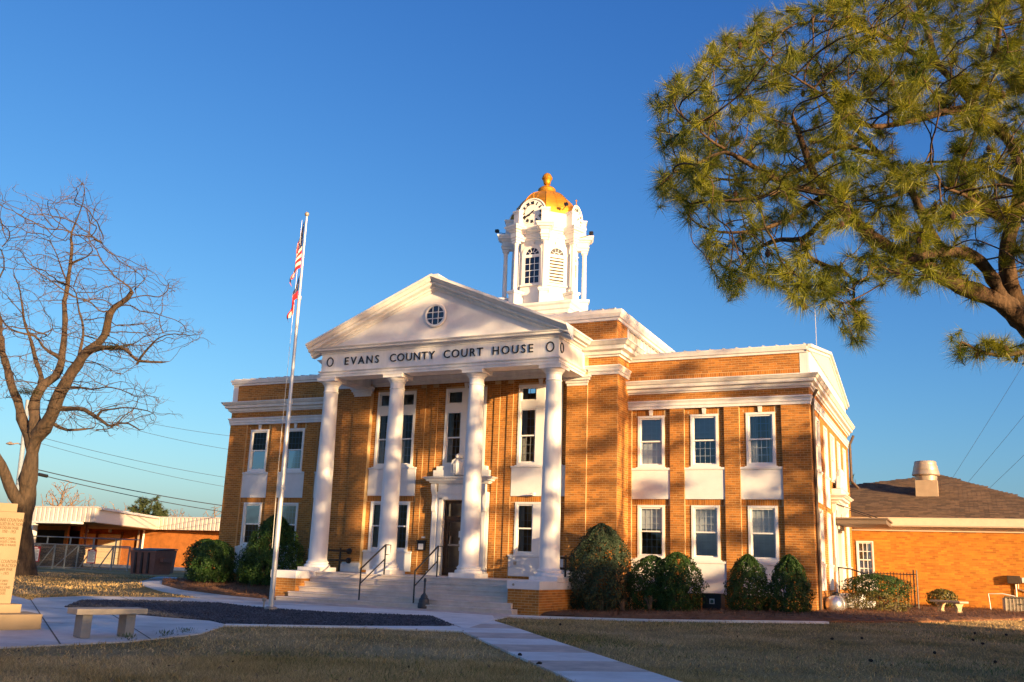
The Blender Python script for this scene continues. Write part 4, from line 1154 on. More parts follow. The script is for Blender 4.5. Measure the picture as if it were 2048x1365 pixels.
def straw(poly, n, m):
    P = np.array(poly); x = rng.uniform(P[:, 0].min(), P[:, 0].max(), n); y = rng.uniform(P[:, 1].min(), P[:, 1].max(), n)
    k = inpoly(poly, x, y); x, y = x[k], y[k]; n = len(x)
    c = np.stack([x, y, gz(x, y) + rng.uniform(.06, .13, n)], -1); an = rng.uniform(0, 6.28, n)
    d = np.stack([np.cos(an), np.sin(an), rng.normal(0, .3, n)], -1) * rng.uniform(.06, .13, n)[:, None]
    e = np.stack([-np.sin(an), np.cos(an), np.zeros(n)], -1) * .0045
    V = np.stack([c - d - e, c - d + e, c + d + e, c + d - e], 1).reshape(-1, 3)
    link('loose_straw', raw_mesh('loose_straw', V, np.arange(4 * n).reshape(-1, 4), m), kind='stuff')
M_straw1 = mat('loose_straw', (.11, .05, .022), .8, .3, scale=2, col2=(.24, .11, .045), rand=.4, island=True)
straw(mulchR, 45000, M_straw1); straw(mulchL, 30000, M_straw1)
# pine cones on the lawn
M_cone = mat('pine_cone', (.030, .017, .010), .9, .3, bump=.5)
CONE = ('nearest the walk\'s right edge, far up', 'left one of two in mid right lawn', 'right one of two in mid right lawn', 'below the two in mid right lawn', 'uppermost of the trio at far right', 'middle of the trio at far right', 'lowest of the trio at far right', 'lowest at far right', 'rightmost of all', 'at the left edge of the walk', 'farthest left, left of the walk', 'alone between mid right lawn and the trio')
for ic, (px, py) in enumerate(((1119, 1253), (1668, 1283), (1723, 1281), (1737, 1327), (1952, 1271), (1949, 1285), (1962, 1292), (1988, 1330), (2016, 1275), (1084, 1334), (1036, 1316), (1872, 1312))):
    p = G(px, py); c = MB()
    pr = [(.008, 0)] + [(.034 * math.sin(math.pi * (k + .8) / 9.5) * (1.0 if k % 2 else .72), .012 * k) for k in range(8)] + [(.004, .10)]
    c.lathe(pr, (0, 0, 0), 9)
    o = c.build('pine_cone', M_cone); o.location = (p[0], p[1], p[2] + .045); o.rotation_euler = (1.5, random.random() * 6, random.random() * 6); o.scale = (.8,) * 3
    tag(o, 'dark pine cone on the lawn, ' + CONE[ic], 'pine cone', 'pine cones on the lawn')

# ================================================================== flagpole and flags
fx, fy = -0.66, -9.1; fz = -.84; FTOP = 9.15
fp = thing('flagpole', (fx, fy, fz), 'tall tapered white metal flagpole at the edge of the gravel bed', 'flagpole')
MB().lathe([(.064, fz + .05), (.063, 1.2), (.058, 2.0), (.054, 4.2), (.044, 4.25), (.040, 6.9), (.032, 6.95), (.025, FTOP)], (fx, fy, 0), 14).build('pole', M_alu, fp, smooth=True)
for z, r in ((2.05, .078), (4.2, .072), (6.92, .056)): MB().lathe([(r, z - .05), (r, z + .05)], (fx, fy, 0), 12).build('collar', M_alu, fp)
MB().lathe([(.02, FTOP), (.055, FTOP + .04), (.06, FTOP + .08), (.03, FTOP + .12), (.0, FTOP + .13)], (fx, fy, 0), 12).build('finial', M_steel, fp, smooth=True)
MB().lathe([(.16, fz), (.16, fz + .05), (.11, fz + .09)], (fx, fy, 0), 16).build('base', M_steel, fp)
MB().tube([(fx - .11, fy - .04, FTOP - .1), (fx - .13, fy - .05, 3), (fx - .1, fy - .03, .6)], .006, 4).build('halyard', M_white, fp)
def cloth(c): return mat('cloth_%d%d%d' % tuple(int(v * 100) for v in c), c, .85, .12, scale=6)
def flag(name, ztop, hoist, fly, kindf, label, amp):
    nu, nv_ = 60, 39; e = np.array([-CR[0], -CR[1]]) / np.linalg.norm(CR[:2]); q = np.array([e[1], -e[0]])
    V = []; mi = []; F = []
    for i in range(nu + 1):
        for j in range(nv_ + 1):
            u, v = i / nu, j / nv_
            z = ztop - v * hoist * (1 - .62 * u) - u * fly * .80
            lat = .045 + amp * (1 - (1 - min(1, u * 1.15)) ** 2) ** .8 * (1 - .35 * u * u) * (.55 + .45 * v) + .04 * math.sin(u * 7 + v * 2.2) * u + .03 * math.sin(v * 9) * u
            dep = .10 * math.sin(u * 8 + v * 4.5) * min(1, u * 3) + .05 * math.sin(v * 12 + u * 3) * u
            V.append((fx + e[0] * lat + q[0] * dep, fy + e[1] * lat + q[1] * dep, z))
    for i in range(nu):
        for j in range(nv_):
            a = i * (nv_ + 1) + j; F.append((a, a + 1, a + nv_ + 2, a + nv_ + 1))
            if kindf == 'stripes':
                m = 0 if (j // 3) % 2 == 0 else 1
                if i < 24 and j < 21:
                    m = 2
                    if i % 5 == 2 and j % 6 == 2 or i % 5 == 4 and j % 6 == 5: m = 1
            else:
                m = 0 if (j // 13) % 2 == 0 else 1
                if i < 24 and j < 26:
                    m = 2; r = math.hypot((i - 11.5) * 1.0, (j - 12.5) * 1.0)
                    if 8 < r < 9.6 and (i + j) % 2: m = 1
            mi.append(m)
    me = raw_mesh(name, V, F, [cloth((.55, .008, .016)), cloth((.56, .52, .50)), cloth((.010, .020, .085))], True, mi)
    o = link(name, me); tag(o, label, 'flag'); return o
flag('national_flag', FTOP - .12, 1.30, 1.65, 'stripes', 'limp red and white striped flag with starred blue corner, upper of two', .24)
flag('state_flag', FTOP - 1.62, .62, 1.30, 'bars', 'limp red barred flag hanging below the striped flag on the pole', .22)
p = G(527, 1217); ul = MB().lathe([(.02, 0), (.02, .14), (.05, .15), (.06, .22), (.03, .23)], (p[0], p[1], p[2] + .02), 10).build('spotlight_post', M_steel); tag(ul, 'short spotlight stub on gravel beside the flagpole', 'spotlight')

# ================================================================== monument and bench on the plaza
r3 = np.array([.926, -.365]); l3 = np.array([.365, .926])       # facing the sun side / along the front
M0 = np.array([.52, -17.0])
mn = thing('monument', (M0[0], M0[1], -.83), 'tall tan granite war memorial slab with engraved lettering and stepped base', 'monument')
cc = lambda f, t: M0 + r3 * f + l3 * t                               # f outwards, t towards the right end
def slab(f0, f1, t0, t1, z0, z1, nm, m=M_monu):
    b = MB().obox(cc((f0 + f1) / 2, (t0 + t1) / 2), r3 * (f1 - f0) / 2, l3 * (t1 - t0) / 2, z1 - z0, z0); return b.build(nm, m, mn, bevel=.006)
def mt(px, py, f=0.0):
    """t and z of a pixel on the monument's front plane"""
    D = ray(px, py); o = M0 + r3 * f
    t = ((o - CAM[:2]) @ r3) / (D[:2] @ r3); p = CAM + D * t
    return (p[:2] - o) @ l3, p[2]
tR = mt(20, 1225)[0]
t_b, z_b = mt(*((44 + 0, 1209)), .16); t_p, z_p = mt(86, 1230, .5)
tr_, zt_ = mt(49, 1026); tc_, zc_ = mt(37, 1008)
tbot, zbot = mt(22, 1207)
slab(-.30, .50, -3.0, t_p, -.84, mt(86, 1229, .5)[1], 'lower_plinth', M_monu)
slab(-.22, .16, -3.0, t_b, mt(86, 1229, .5)[1] + .001, mt(44, 1209, .16)[1], 'upper_plinth')
zt0 = mt(44, 1209, .16)[1] + .001
slab(-.14, 0.0, -3.0, (tr_ + tbot) / 2, zt0, zt_, 'shaft')
slab(-.12, -.02, -3.0, tc_, zt_ + .001, zc_, 'top_block')
def mtext(s, px, py, size, bold=0.0):
    t, z = mt(px, py)
    me = text_mesh(s, size, .006, M_monutxt, .60, 0.0)
    o = bpy.data.objects.new('engraved_line', me); COL.objects.link(o)
    ang = math.atan2(l3[1], l3[0])
    p = M0 + r3 * .003 + l3 * t
    o.matrix_basis = Matrix.Translation((p[0], p[1], z)) @ Matrix.Rotation(ang, 4, 'Z') @ Matrix.Rotation(math.pi / 2, 4, 'X'); adopt(o, mn)
pxs = 124.7
for s, x, y, sz in (('EVANS COUNTIANS', 21, 1043.5, .076), ('KILLED IN ACTION', 19.5, 1051.5, .074), ('KOREAN WAR', 18, 1059, .07), ('1950 \u2013 1953', 17, 1066.5, .07),
                    ('JAMES C. DANIEL', 15, 1079.5, .052), ('AUGUST C. TRULL', 14.5, 1086, .052), ('JAMES D. WALKER', 14, 1092.5, .052),
                    ('EVANS COUNTIANS', 9, 1126.5, .076), ('KILLED IN ACTION', 7.5, 1134.5, .074), ('VIETNAM WAR', 5, 1142, .07), ('1961 \u2013 1975', 2.5, 1150, .07),
                    ('HENRY SMITH', 2, 1164.5, .052), ('JOHN STONE', 1, 1171, .052), ('WALTER E. JONES', 3, 1177.5, .052), ('LEE FOSTER', 0, 1183.5, .052), ('R. HODGES', -1, 1189.5, .052)):
    mtext(s, x, y, sz)
# bench before the monument
bc = G(162, 1281); L_ = np.array([.365, .926]); W_ = np.array([-.926, .365])
near = np.array([2.74, -17.62])
bn = thing('stone_bench', (*(near + L_ * .5 + W_ * .18), -.83), 'plain grey stone bench of one slab on two blocks before the memorial', 'bench')
MB().obox(near + L_ * .50 + W_ * .18, L_ * .52, W_ * .20, .085, -.50).build('seat', M_stone, bn, bevel=.008)
for t in (.16, .80): MB().obox(near + L_ * t + W_ * .18, L_ * .07, W_ * .15, .325, -.826).build('leg', mat('leg_stone', (.26, .245, .225), .9, .15, scale=5, bump=.3), bn, bevel=.008)

# ================================================================== rails and small things at the steps
def handrail(px_b, label):
    xb = at(px_b[0], px_b[1], 1, -4.82)[0]
    t = thing('handrail', (xb, -4.8, -.72), label, 'handrail')
    y0, y1 = -4.82, -3.60; zb0, zb1 = -.70, 0.0; h = .86
    MB().tube([(xb, y0, zb0), (xb, y0, zb0 + h)], .022, 6).build('post', M_black, t)
    MB().tube([(xb, y1, zb1), (xb, y1, zb1 + h)], .022, 6).build('post', M_black, t)
    MB().tube([(xb, y0, zb0 + h), (xb, y1, zb1 + h)], .024, 6).build('top_rail', M_black, t)
    MB().tube([(xb, y0, zb0 + h * .52), (xb, y1, zb1 + h * .52)], .018, 6).build('lower_rail', M_black, t)
    MB().tube([(xb, y1, zb1 + h), (xb, y1 + .28, zb1 + h), (xb, y1 + .28, zb1 + h - .28), (xb, y1, zb1 + h - .28)], .018, 6).build('end_loop', M_black, t)
handrail((717, 1208), 'black iron handrail on the steps, the one farther from the grey urn')
handrail((826, 1216), 'black iron handrail on the steps right behind the grey urn')
p = at(847, 1217, 2, -.81)
ur = MB().lathe([(.155, 0), (.165, .02), (.165, .10), (.155, .14), (.14, .145), (.14, .22), (.12, .26), (.10, .27), (.095, .32), (.06, .36), (.03, .40), (.026, .68), (.035, .70), (.04, .74), (.03, .78), (.0, .80)], (p[0], p[1], p[2]), 20).build('ash_urn', mat('urn_blue_grey', (.030, .040, .052), .55, .1), smooth=True)
tag(ur, 'blue grey long necked ash urn at the foot of the steps', 'ash urn')
for s, lb in ((-1, 'black pipe guard rail between leftmost column and porch wall'), (1, 'black pipe guard rail beside rightmost column above the green bush')):
    x = s * 3.95; t = thing('guard_rail', (x, -1.9, 0), lb, 'guard rail')
    for z in (.36, .66):
        MB().tube([(x, -2.66, z), (x, -1.25, z)], .033, 8).build('rail', M_black, t)
        MB().lathe([(.03, -1.32), (.09, -1.30), (.10, -1.24), (.06, -1.215)], (x, 0, z), 12, axis=1).build('flange', M_black, t)
    for y in (-2.45, -1.75): MB().tube([(x, y, .0), (x, y, .74)], .033, 8).build('post', M_black, t)
# utility cabinet by the wing
ub = thing('utility_cabinet', (8.08, -.95, -.6), 'dark square utility cabinet with white sticker below the wing window', 'cabinet')
MB().box(7.82, 8.34, -1.22, -.72, -.75, -.19).box(7.80, 8.36, -1.24, -.70, -.19, -.16).build('body', mat('cabinet_dark', (.018, .022, .026), .5, .2), ub, bevel=.01)
MB().box(8.02, 8.16, -1.226, -1.221, -.44, -.30).build('sticker', M_white, ub)
MB().prism([(8.045, -.42), (8.135, -.42), (8.135, -.36), (8.115, -.33), (8.065, -.33), (8.045, -.36)], 1, -1.23, -1.227).build('sticker_print', mat('sticker_green', (.10, .14, .10), .6, .2), ub)
# tank at the corner
tk = thing('propane_tank', (10.99, 1.9, -.62), 'silver rounded gas tank lying beside the courthouse corner', 'tank')
r_ = .245; pr = [(.02, 1.12)] + [(r_ * math.sin(a), 1.30 - .18 * math.cos(a)) for a in np.linspace(.2, math.pi / 2, 8)] + [(r_, 1.75), (r_ + .012, 1.755), (r_ + .012, 1.80), (r_, 1.805), (r_, 2.4)] + [(r_ * math.cos(a), 2.4 + .18 * math.sin(a)) for a in np.linspace(.2, 1.45, 7)]
MB().lathe(pr, (11.0, 0, -.375), 28, axis=1).build('shell', M_tank, tk, smooth=True)
MB().lathe([(.10, -.16), (.10, -.06), (.07, -.02)], (11.0, 1.85, 0), 14).build('valve_cap', M_black, tk)
for y in (1.4, 2.3): MB().box(10.85, 11.15, y - .05, y + .05, -.68, -.58).build('foot', M_steel, tk)
# side stoop rail and iron fence
sr = thing('iron_fence', (12.2, 6.4, -.6), 'black iron picket railing behind the clipped side hedge', 'railing')
xs = np.linspace(11.35, 12.95, 17)
for i, x in enumerate(xs):
    MB().tube([(x, 6.45, -.62), (x, 6.45, .62 + (.10 if i == 16 else 0))], .024 if i in (0, 16) else .013, 5).build('post' if i in (0, 16) else 'picket', M_black, sr)
MB().tube([(13.06, 6.1, -.62), (13.06, 6.1, .70)], .022, 6).build('post', M_black, sr)
MB().tube([(11.35, 6.45, -.45), (12.95, 6.45, -.45)], .014, 5).build('rail', M_black, sr); MB().tube([(11.35, 6.45, .56), (12.95, 6.45, .56), (13.06, 6.1, .56)], .014, 5).build('rail', M_black, sr)
hr = thing('stoop_rail', (11.5, 4.4, -.1), 'sloping black handrail beside the side door stoop', 'handrail')
MB().tube([(10.76, 4.38, .70), (11.2, 4.38, .66), (12.6, 4.38, .22)], .024, 6).build('top_rail', M_black, hr)
for x, zt in ((10.85, .69), (11.25, .645), (12.55, .24)): MB().tube([(x, 4.38, -.6 if x > 12.2 else -.12), (x, 4.38, zt)], .02, 6).build('post', M_black, hr)
# carved bench on the straw
b2 = np.array([13.97, 5.0]); La = np.array([.75, -.66]); Wa = np.array([.66, .75]); gzb = float(gz(*b2))
bz = thing('carved_bench', (b2[0], b2[1], gzb), 'weathered concrete bench with scrolled legs on straw before the annex', 'bench')
cs = MB().obox(b2, La * .56, Wa * .19, .06, gzb + .36); cs.build('seat', M_stone, bz, bevel=.012)
M_leg2 = mat('carved_leg', (.46, .36, .22), .9, .22, scale=14, bump=.6, bscale=25)
for t in (-.33, .33):
    c0 = b2 + La * t; T = Matrix(((Wa[0], La[0], 0, c0[0]), (Wa[1], La[1], 0, c0[1]), (0, 0, 1, gzb + .02), (0, 0, 0, 1)))
    MB(T).prism([(-.15, 0), (.15, 0), (.145, .05), (.09, .10), (.085, .17), (.12, .25), (.17, .30), (.17, .338), (-.17, .338), (-.17, .30), (-.12, .25), (-.085, .17), (-.09, .10), (-.145, .05)], 1, -.055, .055).build('leg', M_leg2, bz, bevel=.012)

# ================================================================== annex at the right
an = thing('annex_building', (14, 12, -.7), 'low orange brick annex with brown shingled hip roof at right', 'building')
AY = 11.2
aw = MB(); wx0, wx1, wz0, wz1 = 10.80, 11.42, .36, 1.77
panel(aw, 8.0, 18.3, -1.2, 2.32, AY, .25, [(wx0, wx1, wz0, wz1)])
aw.box(18.05, 18.3, AY + .25, AY + 10, -1.2, 2.32)
M_brickA = mat('annex_brick', (.42, .145, .010), .85, col2=(.54, .205, .020), scale=1.2, rand=.30, island=True, bump=.2)
M_mortA = mat('annex_mortar', (.46, .20, .04), .95, .12)
aw.build('wall', M_mortA, an)
AB = Bricks(); AB.wall((10.0, AY, -1.0), (1, 0, 0), 8.3, 3.3, [(wx0 - 10 - .02, wx1 - 10 + .02, wz0 + 1 - .02, wz1 + 1 + .02)])
_b = AB.finish(an, 0); _b.data.materials[0] = M_brickA
aw2 = window(an, face_T(((wx0 + wx1) / 2, AY, wz0), FRONT), (wx1 - wx0) / 2, wz1 - wz0, [(-(wx1 - wx0) / 2 + .05, (wx1 - wx0) / 2 - .05)], cols=3, rows=2, casing=.05, bar=.014, glass=M_glassd)
MB().box(wx0 - .05, wx1 + .08, AY - .05, AY, -.1, wz0 - .05).build('apron_panel', M_stucco, an)
MB().box(8, 18.75, AY - .50, AY - .46, 2.36, 2.66).box(8, 18.75, AY - .46, AY, 2.325, 2.355).build('fascia', mat('annex_fascia', (.62, .52, .40), .6, .05), an)
MB().box(8, 18.4, AY - .08, AY - .01, 2.16, 2.32).build('frieze_board', mat('annex_fascia', (.62, .52, .40)), an)
PK = np.array([13.9, 16.6, 4.82]); PL = np.array([10.4, 15.1, 4.26]); E0 = np.array([6.0, AY - .55, 2.66]); E1 = np.array([18.9, AY - .55, 2.66]); E2 = np.array([18.9, 22, 2.66])
M_shing = mat('shingle', (.135, .084, .045), .95, .25, scale=4, rand=.35, island=True, bump=.4)
M_shing1 = mat('shingle_single', (.135, .084, .045), .95, .25, scale=4, rand=.35, bump=.4, coord='Position')
MB().add([tuple(E0), tuple(E1), tuple(PK), tuple(PL)], [(0, 1, 2, 3)]).add([tuple(E1), tuple(E2), tuple(PK)], [(0, 1, 2)]).add([tuple(PL), tuple(PK), (10.4, 22, 2.6)], [(0, 1, 2)]).add([tuple(E0), tuple(PL), (6, 20, 2.7)], [(0, 1, 2)]).build('roof', M_shing, an)
# shingle tabs on the slope one sees
nrm = np.cross(E1 - E0, PK - E0); nrm /= np.linalg.norm(nrm); upv = np.cross(nrm, np.array([1.0, 0, 0])); upv /= np.linalg.norm(upv)
if upv[2] < 0: upv = -upv
tabs = []; rows = int(6.6 / .15)
for r in range(rows):
    base = E0 + upv * (r * .15); x = 10.2 - (r % 2) * .16
    while x < 18.9:
        c = np.array([x + .15, base[1], base[2]])
        # inside the slope: left of the right hip, below the ridge
        f = (c[1] - E1[1]) / (PK[1] - E1[1]); lim = E1[0] + (PK[0] - E1[0]) * f
        zl = PL[2] + (PK[2] - PL[2]) * (c[0] - PL[0]) / (PK[0] - PL[0])
        if c[0] < lim - .1 and c[2] < zl - .05: tabs.append(c)
        x += .32
tabs = np.array(tabs); order = np.argsort(np.linalg.norm(tabs - CAM, axis=1))
sm = MB(); hx = .152
q = [(-hx, 0), (hx, 0), (hx, .2), (-hx, .2)]
V0 = []
for lift0, lift1 in ((.004, .001), (.020, .004)):
    for (a, b) in q:
        V0.append(np.array([a, 0, 0]) + upv * b + nrm * (lift1 if b > .1 else lift0))
Fs = [(4, 5, 6, 7), (0, 1, 5, 4), (1, 2, 6, 5), (3, 0, 4, 7)]
sm.add(V0, Fs); sme = sm.mesh('shingle', M_shing1)
for i in order[:300]:
    o = bpy.data.objects.new('shingle', sme); COL.objects.link(o); o.parent = an; o.matrix_parent_inverse = world_of(an).inverted(); o.location = tabs[i] + nrm * random.uniform(-.002, .004)
rest = tabs[order[300:]]
V = (rest[:, None] + np.array(V0)[None] + nrm * rng.uniform(-.002, .005, (len(rest), 1, 1))).reshape(-1, 3)
link('shingles', raw_mesh('shingles', V, (np.arange(len(rest))[:, None, None] * 8 + np.array(Fs)[None]).reshape(-1, 4), M_shing), an, kind='stuff')
# roof ventilator
vb = at(1854, 985, 1, 13.6)
vn = thing('roof_ventilator', tuple(vb), 'large ribbed metal exhaust fan hood on the annex roof', 'ventilator')
vz = vb[2]
MB().box(vb[0] - .42, vb[0] + .42, 13.3, 14.1, vz - .25, vz + .46).build('curb', mat('vent_curb', (.34, .26, .18), .6, .12, scale=3), vn, bevel=.015)
MB().lathe([(.40, vz + .462), (.42, vz + .66)], (vb[0], 13.7, 0), 28).build('neck', M_steel, vn, smooth=True)
MB().lathe([(.50, vz + .66), (.53, vz + .70), (.49, vz + .86), (.47, vz + .87), (.475, vz + .93), (.44, vz + 1.08), (.425, vz + 1.09), (.42, vz + 1.2), (.40, vz + 1.24), (.2, vz + 1.26)], (vb[0], 13.7, 0), 32).build('hood', M_steel, vn, smooth=True)
# condenser and its wiring
ac = thing('air_conditioner', (16.1, 9.3, -.68), 'beige outdoor air conditioning unit with slatted grille by annex wall', 'air conditioner')
M_ac = mat('condenser_beige', (.50, .43, .32), .5, .06)
MB().box(15.70, 16.55, 9.0, 9.8, -.66, -.10).box(15.66, 16.59, 8.96, 9.84, -.10, -.05).box(15.66, 16.59, 8.96, 9.84, -.70, -.64).build('body', mat('condenser_core', (.10, .085, .06), .7), ac)
for k in range(9): x = 15.70 + .85 * k / 8; MB().box(x - .012, x + .012, 8.975, 8.999, -.639, -.101).build('slat', M_ac, ac)
for k in range(12): z = -.60 + .46 * k / 11; MB().box(15.70, 16.55, 8.985, 8.998, z - .008, z + .008).build('bar', M_ac, ac)
for x in (15.66, 16.54): MB().box(x, x + .05, 8.955, 9.0, -.64, -.10).build('corner_post', M_ac, ac)
MB().box(15.60, 15.695, 9.0, 9.8, -.64, -.1).build('side_panel', M_ac, ac)
MB().box(16.02, 16.17, 8.97, 8.974, -.30, -.27).build('badge', M_black, ac)
pp = thing('line_pipe', (15.2, 9.1, -.64), 'white pipe rising from ground and bending to the air conditioner', 'pipe')
MB().tube([(15.22, 9.0, -.66), (15.17, 9.0, .02), (15.6, 9.0, .04), (15.98, 9.0, -.03)], .018, 6).build('pipe', M_white, pp)
db = thing('switch_box', (16.1, AY - .1, .5), 'electric switch boxes with conduits on the annex wall, cast shadow built in dark', 'switch box')
MB().box(15.86, 16.28, AY - .22, AY - .01, .38, .66).build('box', mat('box_and_shadow', (.05, .03, .015), .6), db, bevel=.01)  # switch box and its cast shadow on the wall built as one dark body
MB().box(16.32, 16.52, AY - .14, AY - .01, .42, .60).build('box', M_white, db, bevel=.01)
MB().tube([(16.12, AY - .06, .38), (16.12, AY - .06, -.2)], .03, 6).build('conduit', M_steel, db); MB().tube([(16.2, AY - .05, .38), (16.2, AY - .05, .2), (16.45, AY - .05, .1)], .02, 6).build('conduit', M_steel, db)
# antenna on the wing's roof
a0, a1 = at(1633, 690, 1, 5.0), at(1629, 600, 1, 5.0)
tg = MB().tube([(a0[0], 5.0, 7.7), tuple(a1)], .012, 5).build('antenna', M_alu); tag(tg, 'thin upright antenna rod above the right wing roof', 'antenna')

# ================================================================== low building, yard and street at the left
lb = thing('loading_building', (-55, 33, -1.0), 'low brick store building with white corrugated fascia and garage doors at left', 'building')
FP = [(-82, 26.1), (-46.3, 25.5), (-54.9, 40.4), (-30, 38.9)]
z0, z1 = 2.47, 3.57
M_fas = mat('fascia_metal', (.66, .60, .54), .5, .04); M_redbrick = mat('red_brick', (.44, .155, .032), .9, .2, scale=2, bump=.3)
M_soff = mat('soffit_brown', (.22, .12, .05), .9, .2)
MB().sweep(FP, [(-.5, z0), (0, z0), (0, z1), (-.5, z1)]).build('fascia', M_fas, lb)
MB().sweep(FP, [(-.6, z1 + .002), (.09, z1 + .002), (.09, z1 + .10), (-.6, z1 + .12)]).build('coping', M_fas, lb)
def ribs(p, q, step):
    p, q = np.array(p), np.array(q); d_ = (q - p) / np.linalg.norm(q - p); n_ = np.array([d_[1], -d_[0]]); L0 = np.linalg.norm(q - p); m = MB(); s = .15
    while s < L0 - .08:
        m.obox(p + d_ * s + n_ * .045, d_ * .15, n_ * .045, z1 - z0 - .02, z0 + .01); s += step
    return m
ribs(FP[0], FP[1], .52).build('fascia_rib', M_fas, lb); ribs(FP[2], FP[3], .52).build('fascia_rib', M_fas, lb)
MB().prism([(p[0], p[1] + .5) for p in FP] + [(-30, 60), (-82, 60)], 2, z1 - .1, z1 + .03).build('roof', M_roofmetal, lb)
MB().prism([(-82, 26.8), (-46.9, 26.2), (-55.3, 40.9), (-82, 40.9)], 2, z0 - .07, z0 + .05).build('canopy_soffit', M_soff, lb)
WY = 41.0
MB().box(-72, -30, WY + .05, WY + .4, -1.5, z0 + .1).build('wall', M_redbrick, lb)
xl0, xl1 = at(126, 1090, 1, 32.7)[0], at(146, 1090, 1, WY)[0]
MB().box(-82, xl0 - .02, 34.4, 34.8, -1.5, z0).build('wall', M_redbrick, lb)
MB().prism([(xl0, 32.7), (xl0 + .4, 32.7), (xl1 + .4, WY), (xl1, WY)], 2, -1.5, z0).build('wall', M_redbrick, lb)
MB().box(-82, xl0, 34.3, 34.39, -1.0, z0 - .45).build('shutter_opening', M_dark, lb)
M_door = mat('garage_door', (.74, .64, .48), .6, .05)
for a, b in ((148, 190), (195, 240)):
    xa, xb = at(a, 1090, 1, WY)[0], at(b, 1090, 1, WY)[0]
    for k in range(5): MB().box(xa, xb, WY - .05, WY + .04, -.95 + k * .58, -.95 + k * .58 + .56).build('garage_door_panel', M_door, lb)
    MB().box(xa - .22, xa - .02, WY - .08, WY + .045, -1.0, 2.2).box(xb + .02, xb + .22, WY - .08, WY + .045, -1.0, 2.2).build('door_frame', M_soff, lb)
for px in (171, 217):
    q = at(px, 1062, 1, WY - .4); MB().box(q[0] - .12, q[0] + .12, WY - .3, WY - .09, q[2] - .15, q[2] + .15).build('wall_lamp', M_white, lb)
q = at(168, 1100, 1, 28.5); MB().tube([(q[0], 28.5, -1.2), (q[0], 28.5, z0)], .09, 6).build('post', mat('post_red', (.10, .025, .015), .7), lb)
for px in (276, 286):
    q = at(px, 1080, 1, WY - .2); MB().tube([(q[0], WY - .2, -1.2), (q[0], WY - .2, z0)], .10, 6).build('downspout', M_white if px > 280 else M_steel, lb)
q = at(60, 1060, 1, 26.0); MB().box(q[0] - .5, q[0] + .35, 26.0, 26.4, -1.2, z0).build('corner_post', M_white, lb)
q0, q1 = at(86, 1043, 1, 25.4), at(163, 1046, 1, 25.4); MB().box(q0[0], q1[0], 24.4, 25.6, z0 - .18, z0 - .01).build('awning', M_white, lb)
MB().box(-80, -41, 30.5, 31.0, -1.4, -.75).build('dock_edge', M_conc, lb)

DF = 45.0        # distance of the yard fence
def yard(px, py, dep=DF): return atd(px, py, dep)
fn = thing('yard_fence', tuple(yard(130, 1138)), 'grey chain link yard fence with braced gates before the loading building', 'fence')
M_fence = mat('galvanised', (.20, .225, .24), .5, .15, metal=.4)
zf = -.55
def fpt(px, z, dep=DF):
    D = ray(px, 1110); p = CAM + D * dep; return (p[0], p[1], z)
ztop = lambda px: yard(px, 1091)[2]
posts = [47, 73, 108, 131, 155, 187, 225, 258]
for px in posts:
    MB().tube([fpt(px, zf), fpt(px, .62)], .04, 6).build('post', M_fence, fn)
MB().tube([fpt(p, .60) for p in posts], .03, 6).build('top_rail', M_fence, fn)
MB().tube([fpt(p, zf + .08) for p in posts], .025, 6).build('bottom_rail', M_fence, fn)
for a, b in ((80, 108), (113, 155), (162, 187), (200, 225)):
    MB().tube([fpt(a, zf + .1), fpt(b, .58)], .03, 6).build('brace', M_fence, fn)
bpost = [57, 91, 137, 184, 229, 278]
for px in bpost: MB().tube([fpt(px, -.4, 50), fpt(px, 1.02, 50)], .04, 6).build('post', M_fence, fn)
MB().tube([fpt(p, 1.0, 50) for p in bpost], .035, 6).build('top_rail', M_fence, fn); MB().tube([fpt(p, .55, 50) for p in bpost], .03, 6).build('rail', M_fence, fn)
def mesh_mat():
    m = bpy.data.materials.new('chain_link'); m.use_nodes = True; nt = m.node_tree; N = nt.nodes; L = nt.links; b = N['Principled BSDF']
    b.inputs['Base Color'].default_value = (.3, .32, .33, 1); b.inputs['Metallic'].default_value = .4
    tc = N.new('ShaderNodeTexCoord'); w = N.new('ShaderNodeTexWave'); w.inputs['Scale'].default_value = 9; mp = N.new('ShaderNodeMapping'); mp.inputs['Rotation'].default_value = (0, .785, .3)
    L.new(tc.outputs['Object'], mp.inputs[0]); L.new(mp.outputs[0], w.inputs[0]); g = N.new('ShaderNodeMath'); g.operation = 'GREATER_THAN'; g.inputs[1].default_value = .965
    L.new(w.outputs['Fac'], g.inputs[0]); L.new(g.outputs[0], b.inputs['Alpha']); return m
MB().add([fpt(47, zf), fpt(258, zf), fpt(258, .6), fpt(47, .6)], [(0, 1, 2, 3)]).build('wire_mesh', mesh_mat(), fn)
M_red = mat('sign_red', (.38, .02, .03), .5, .05); M_ink = mat('sign_ink', (.06, .07, .10), .6)
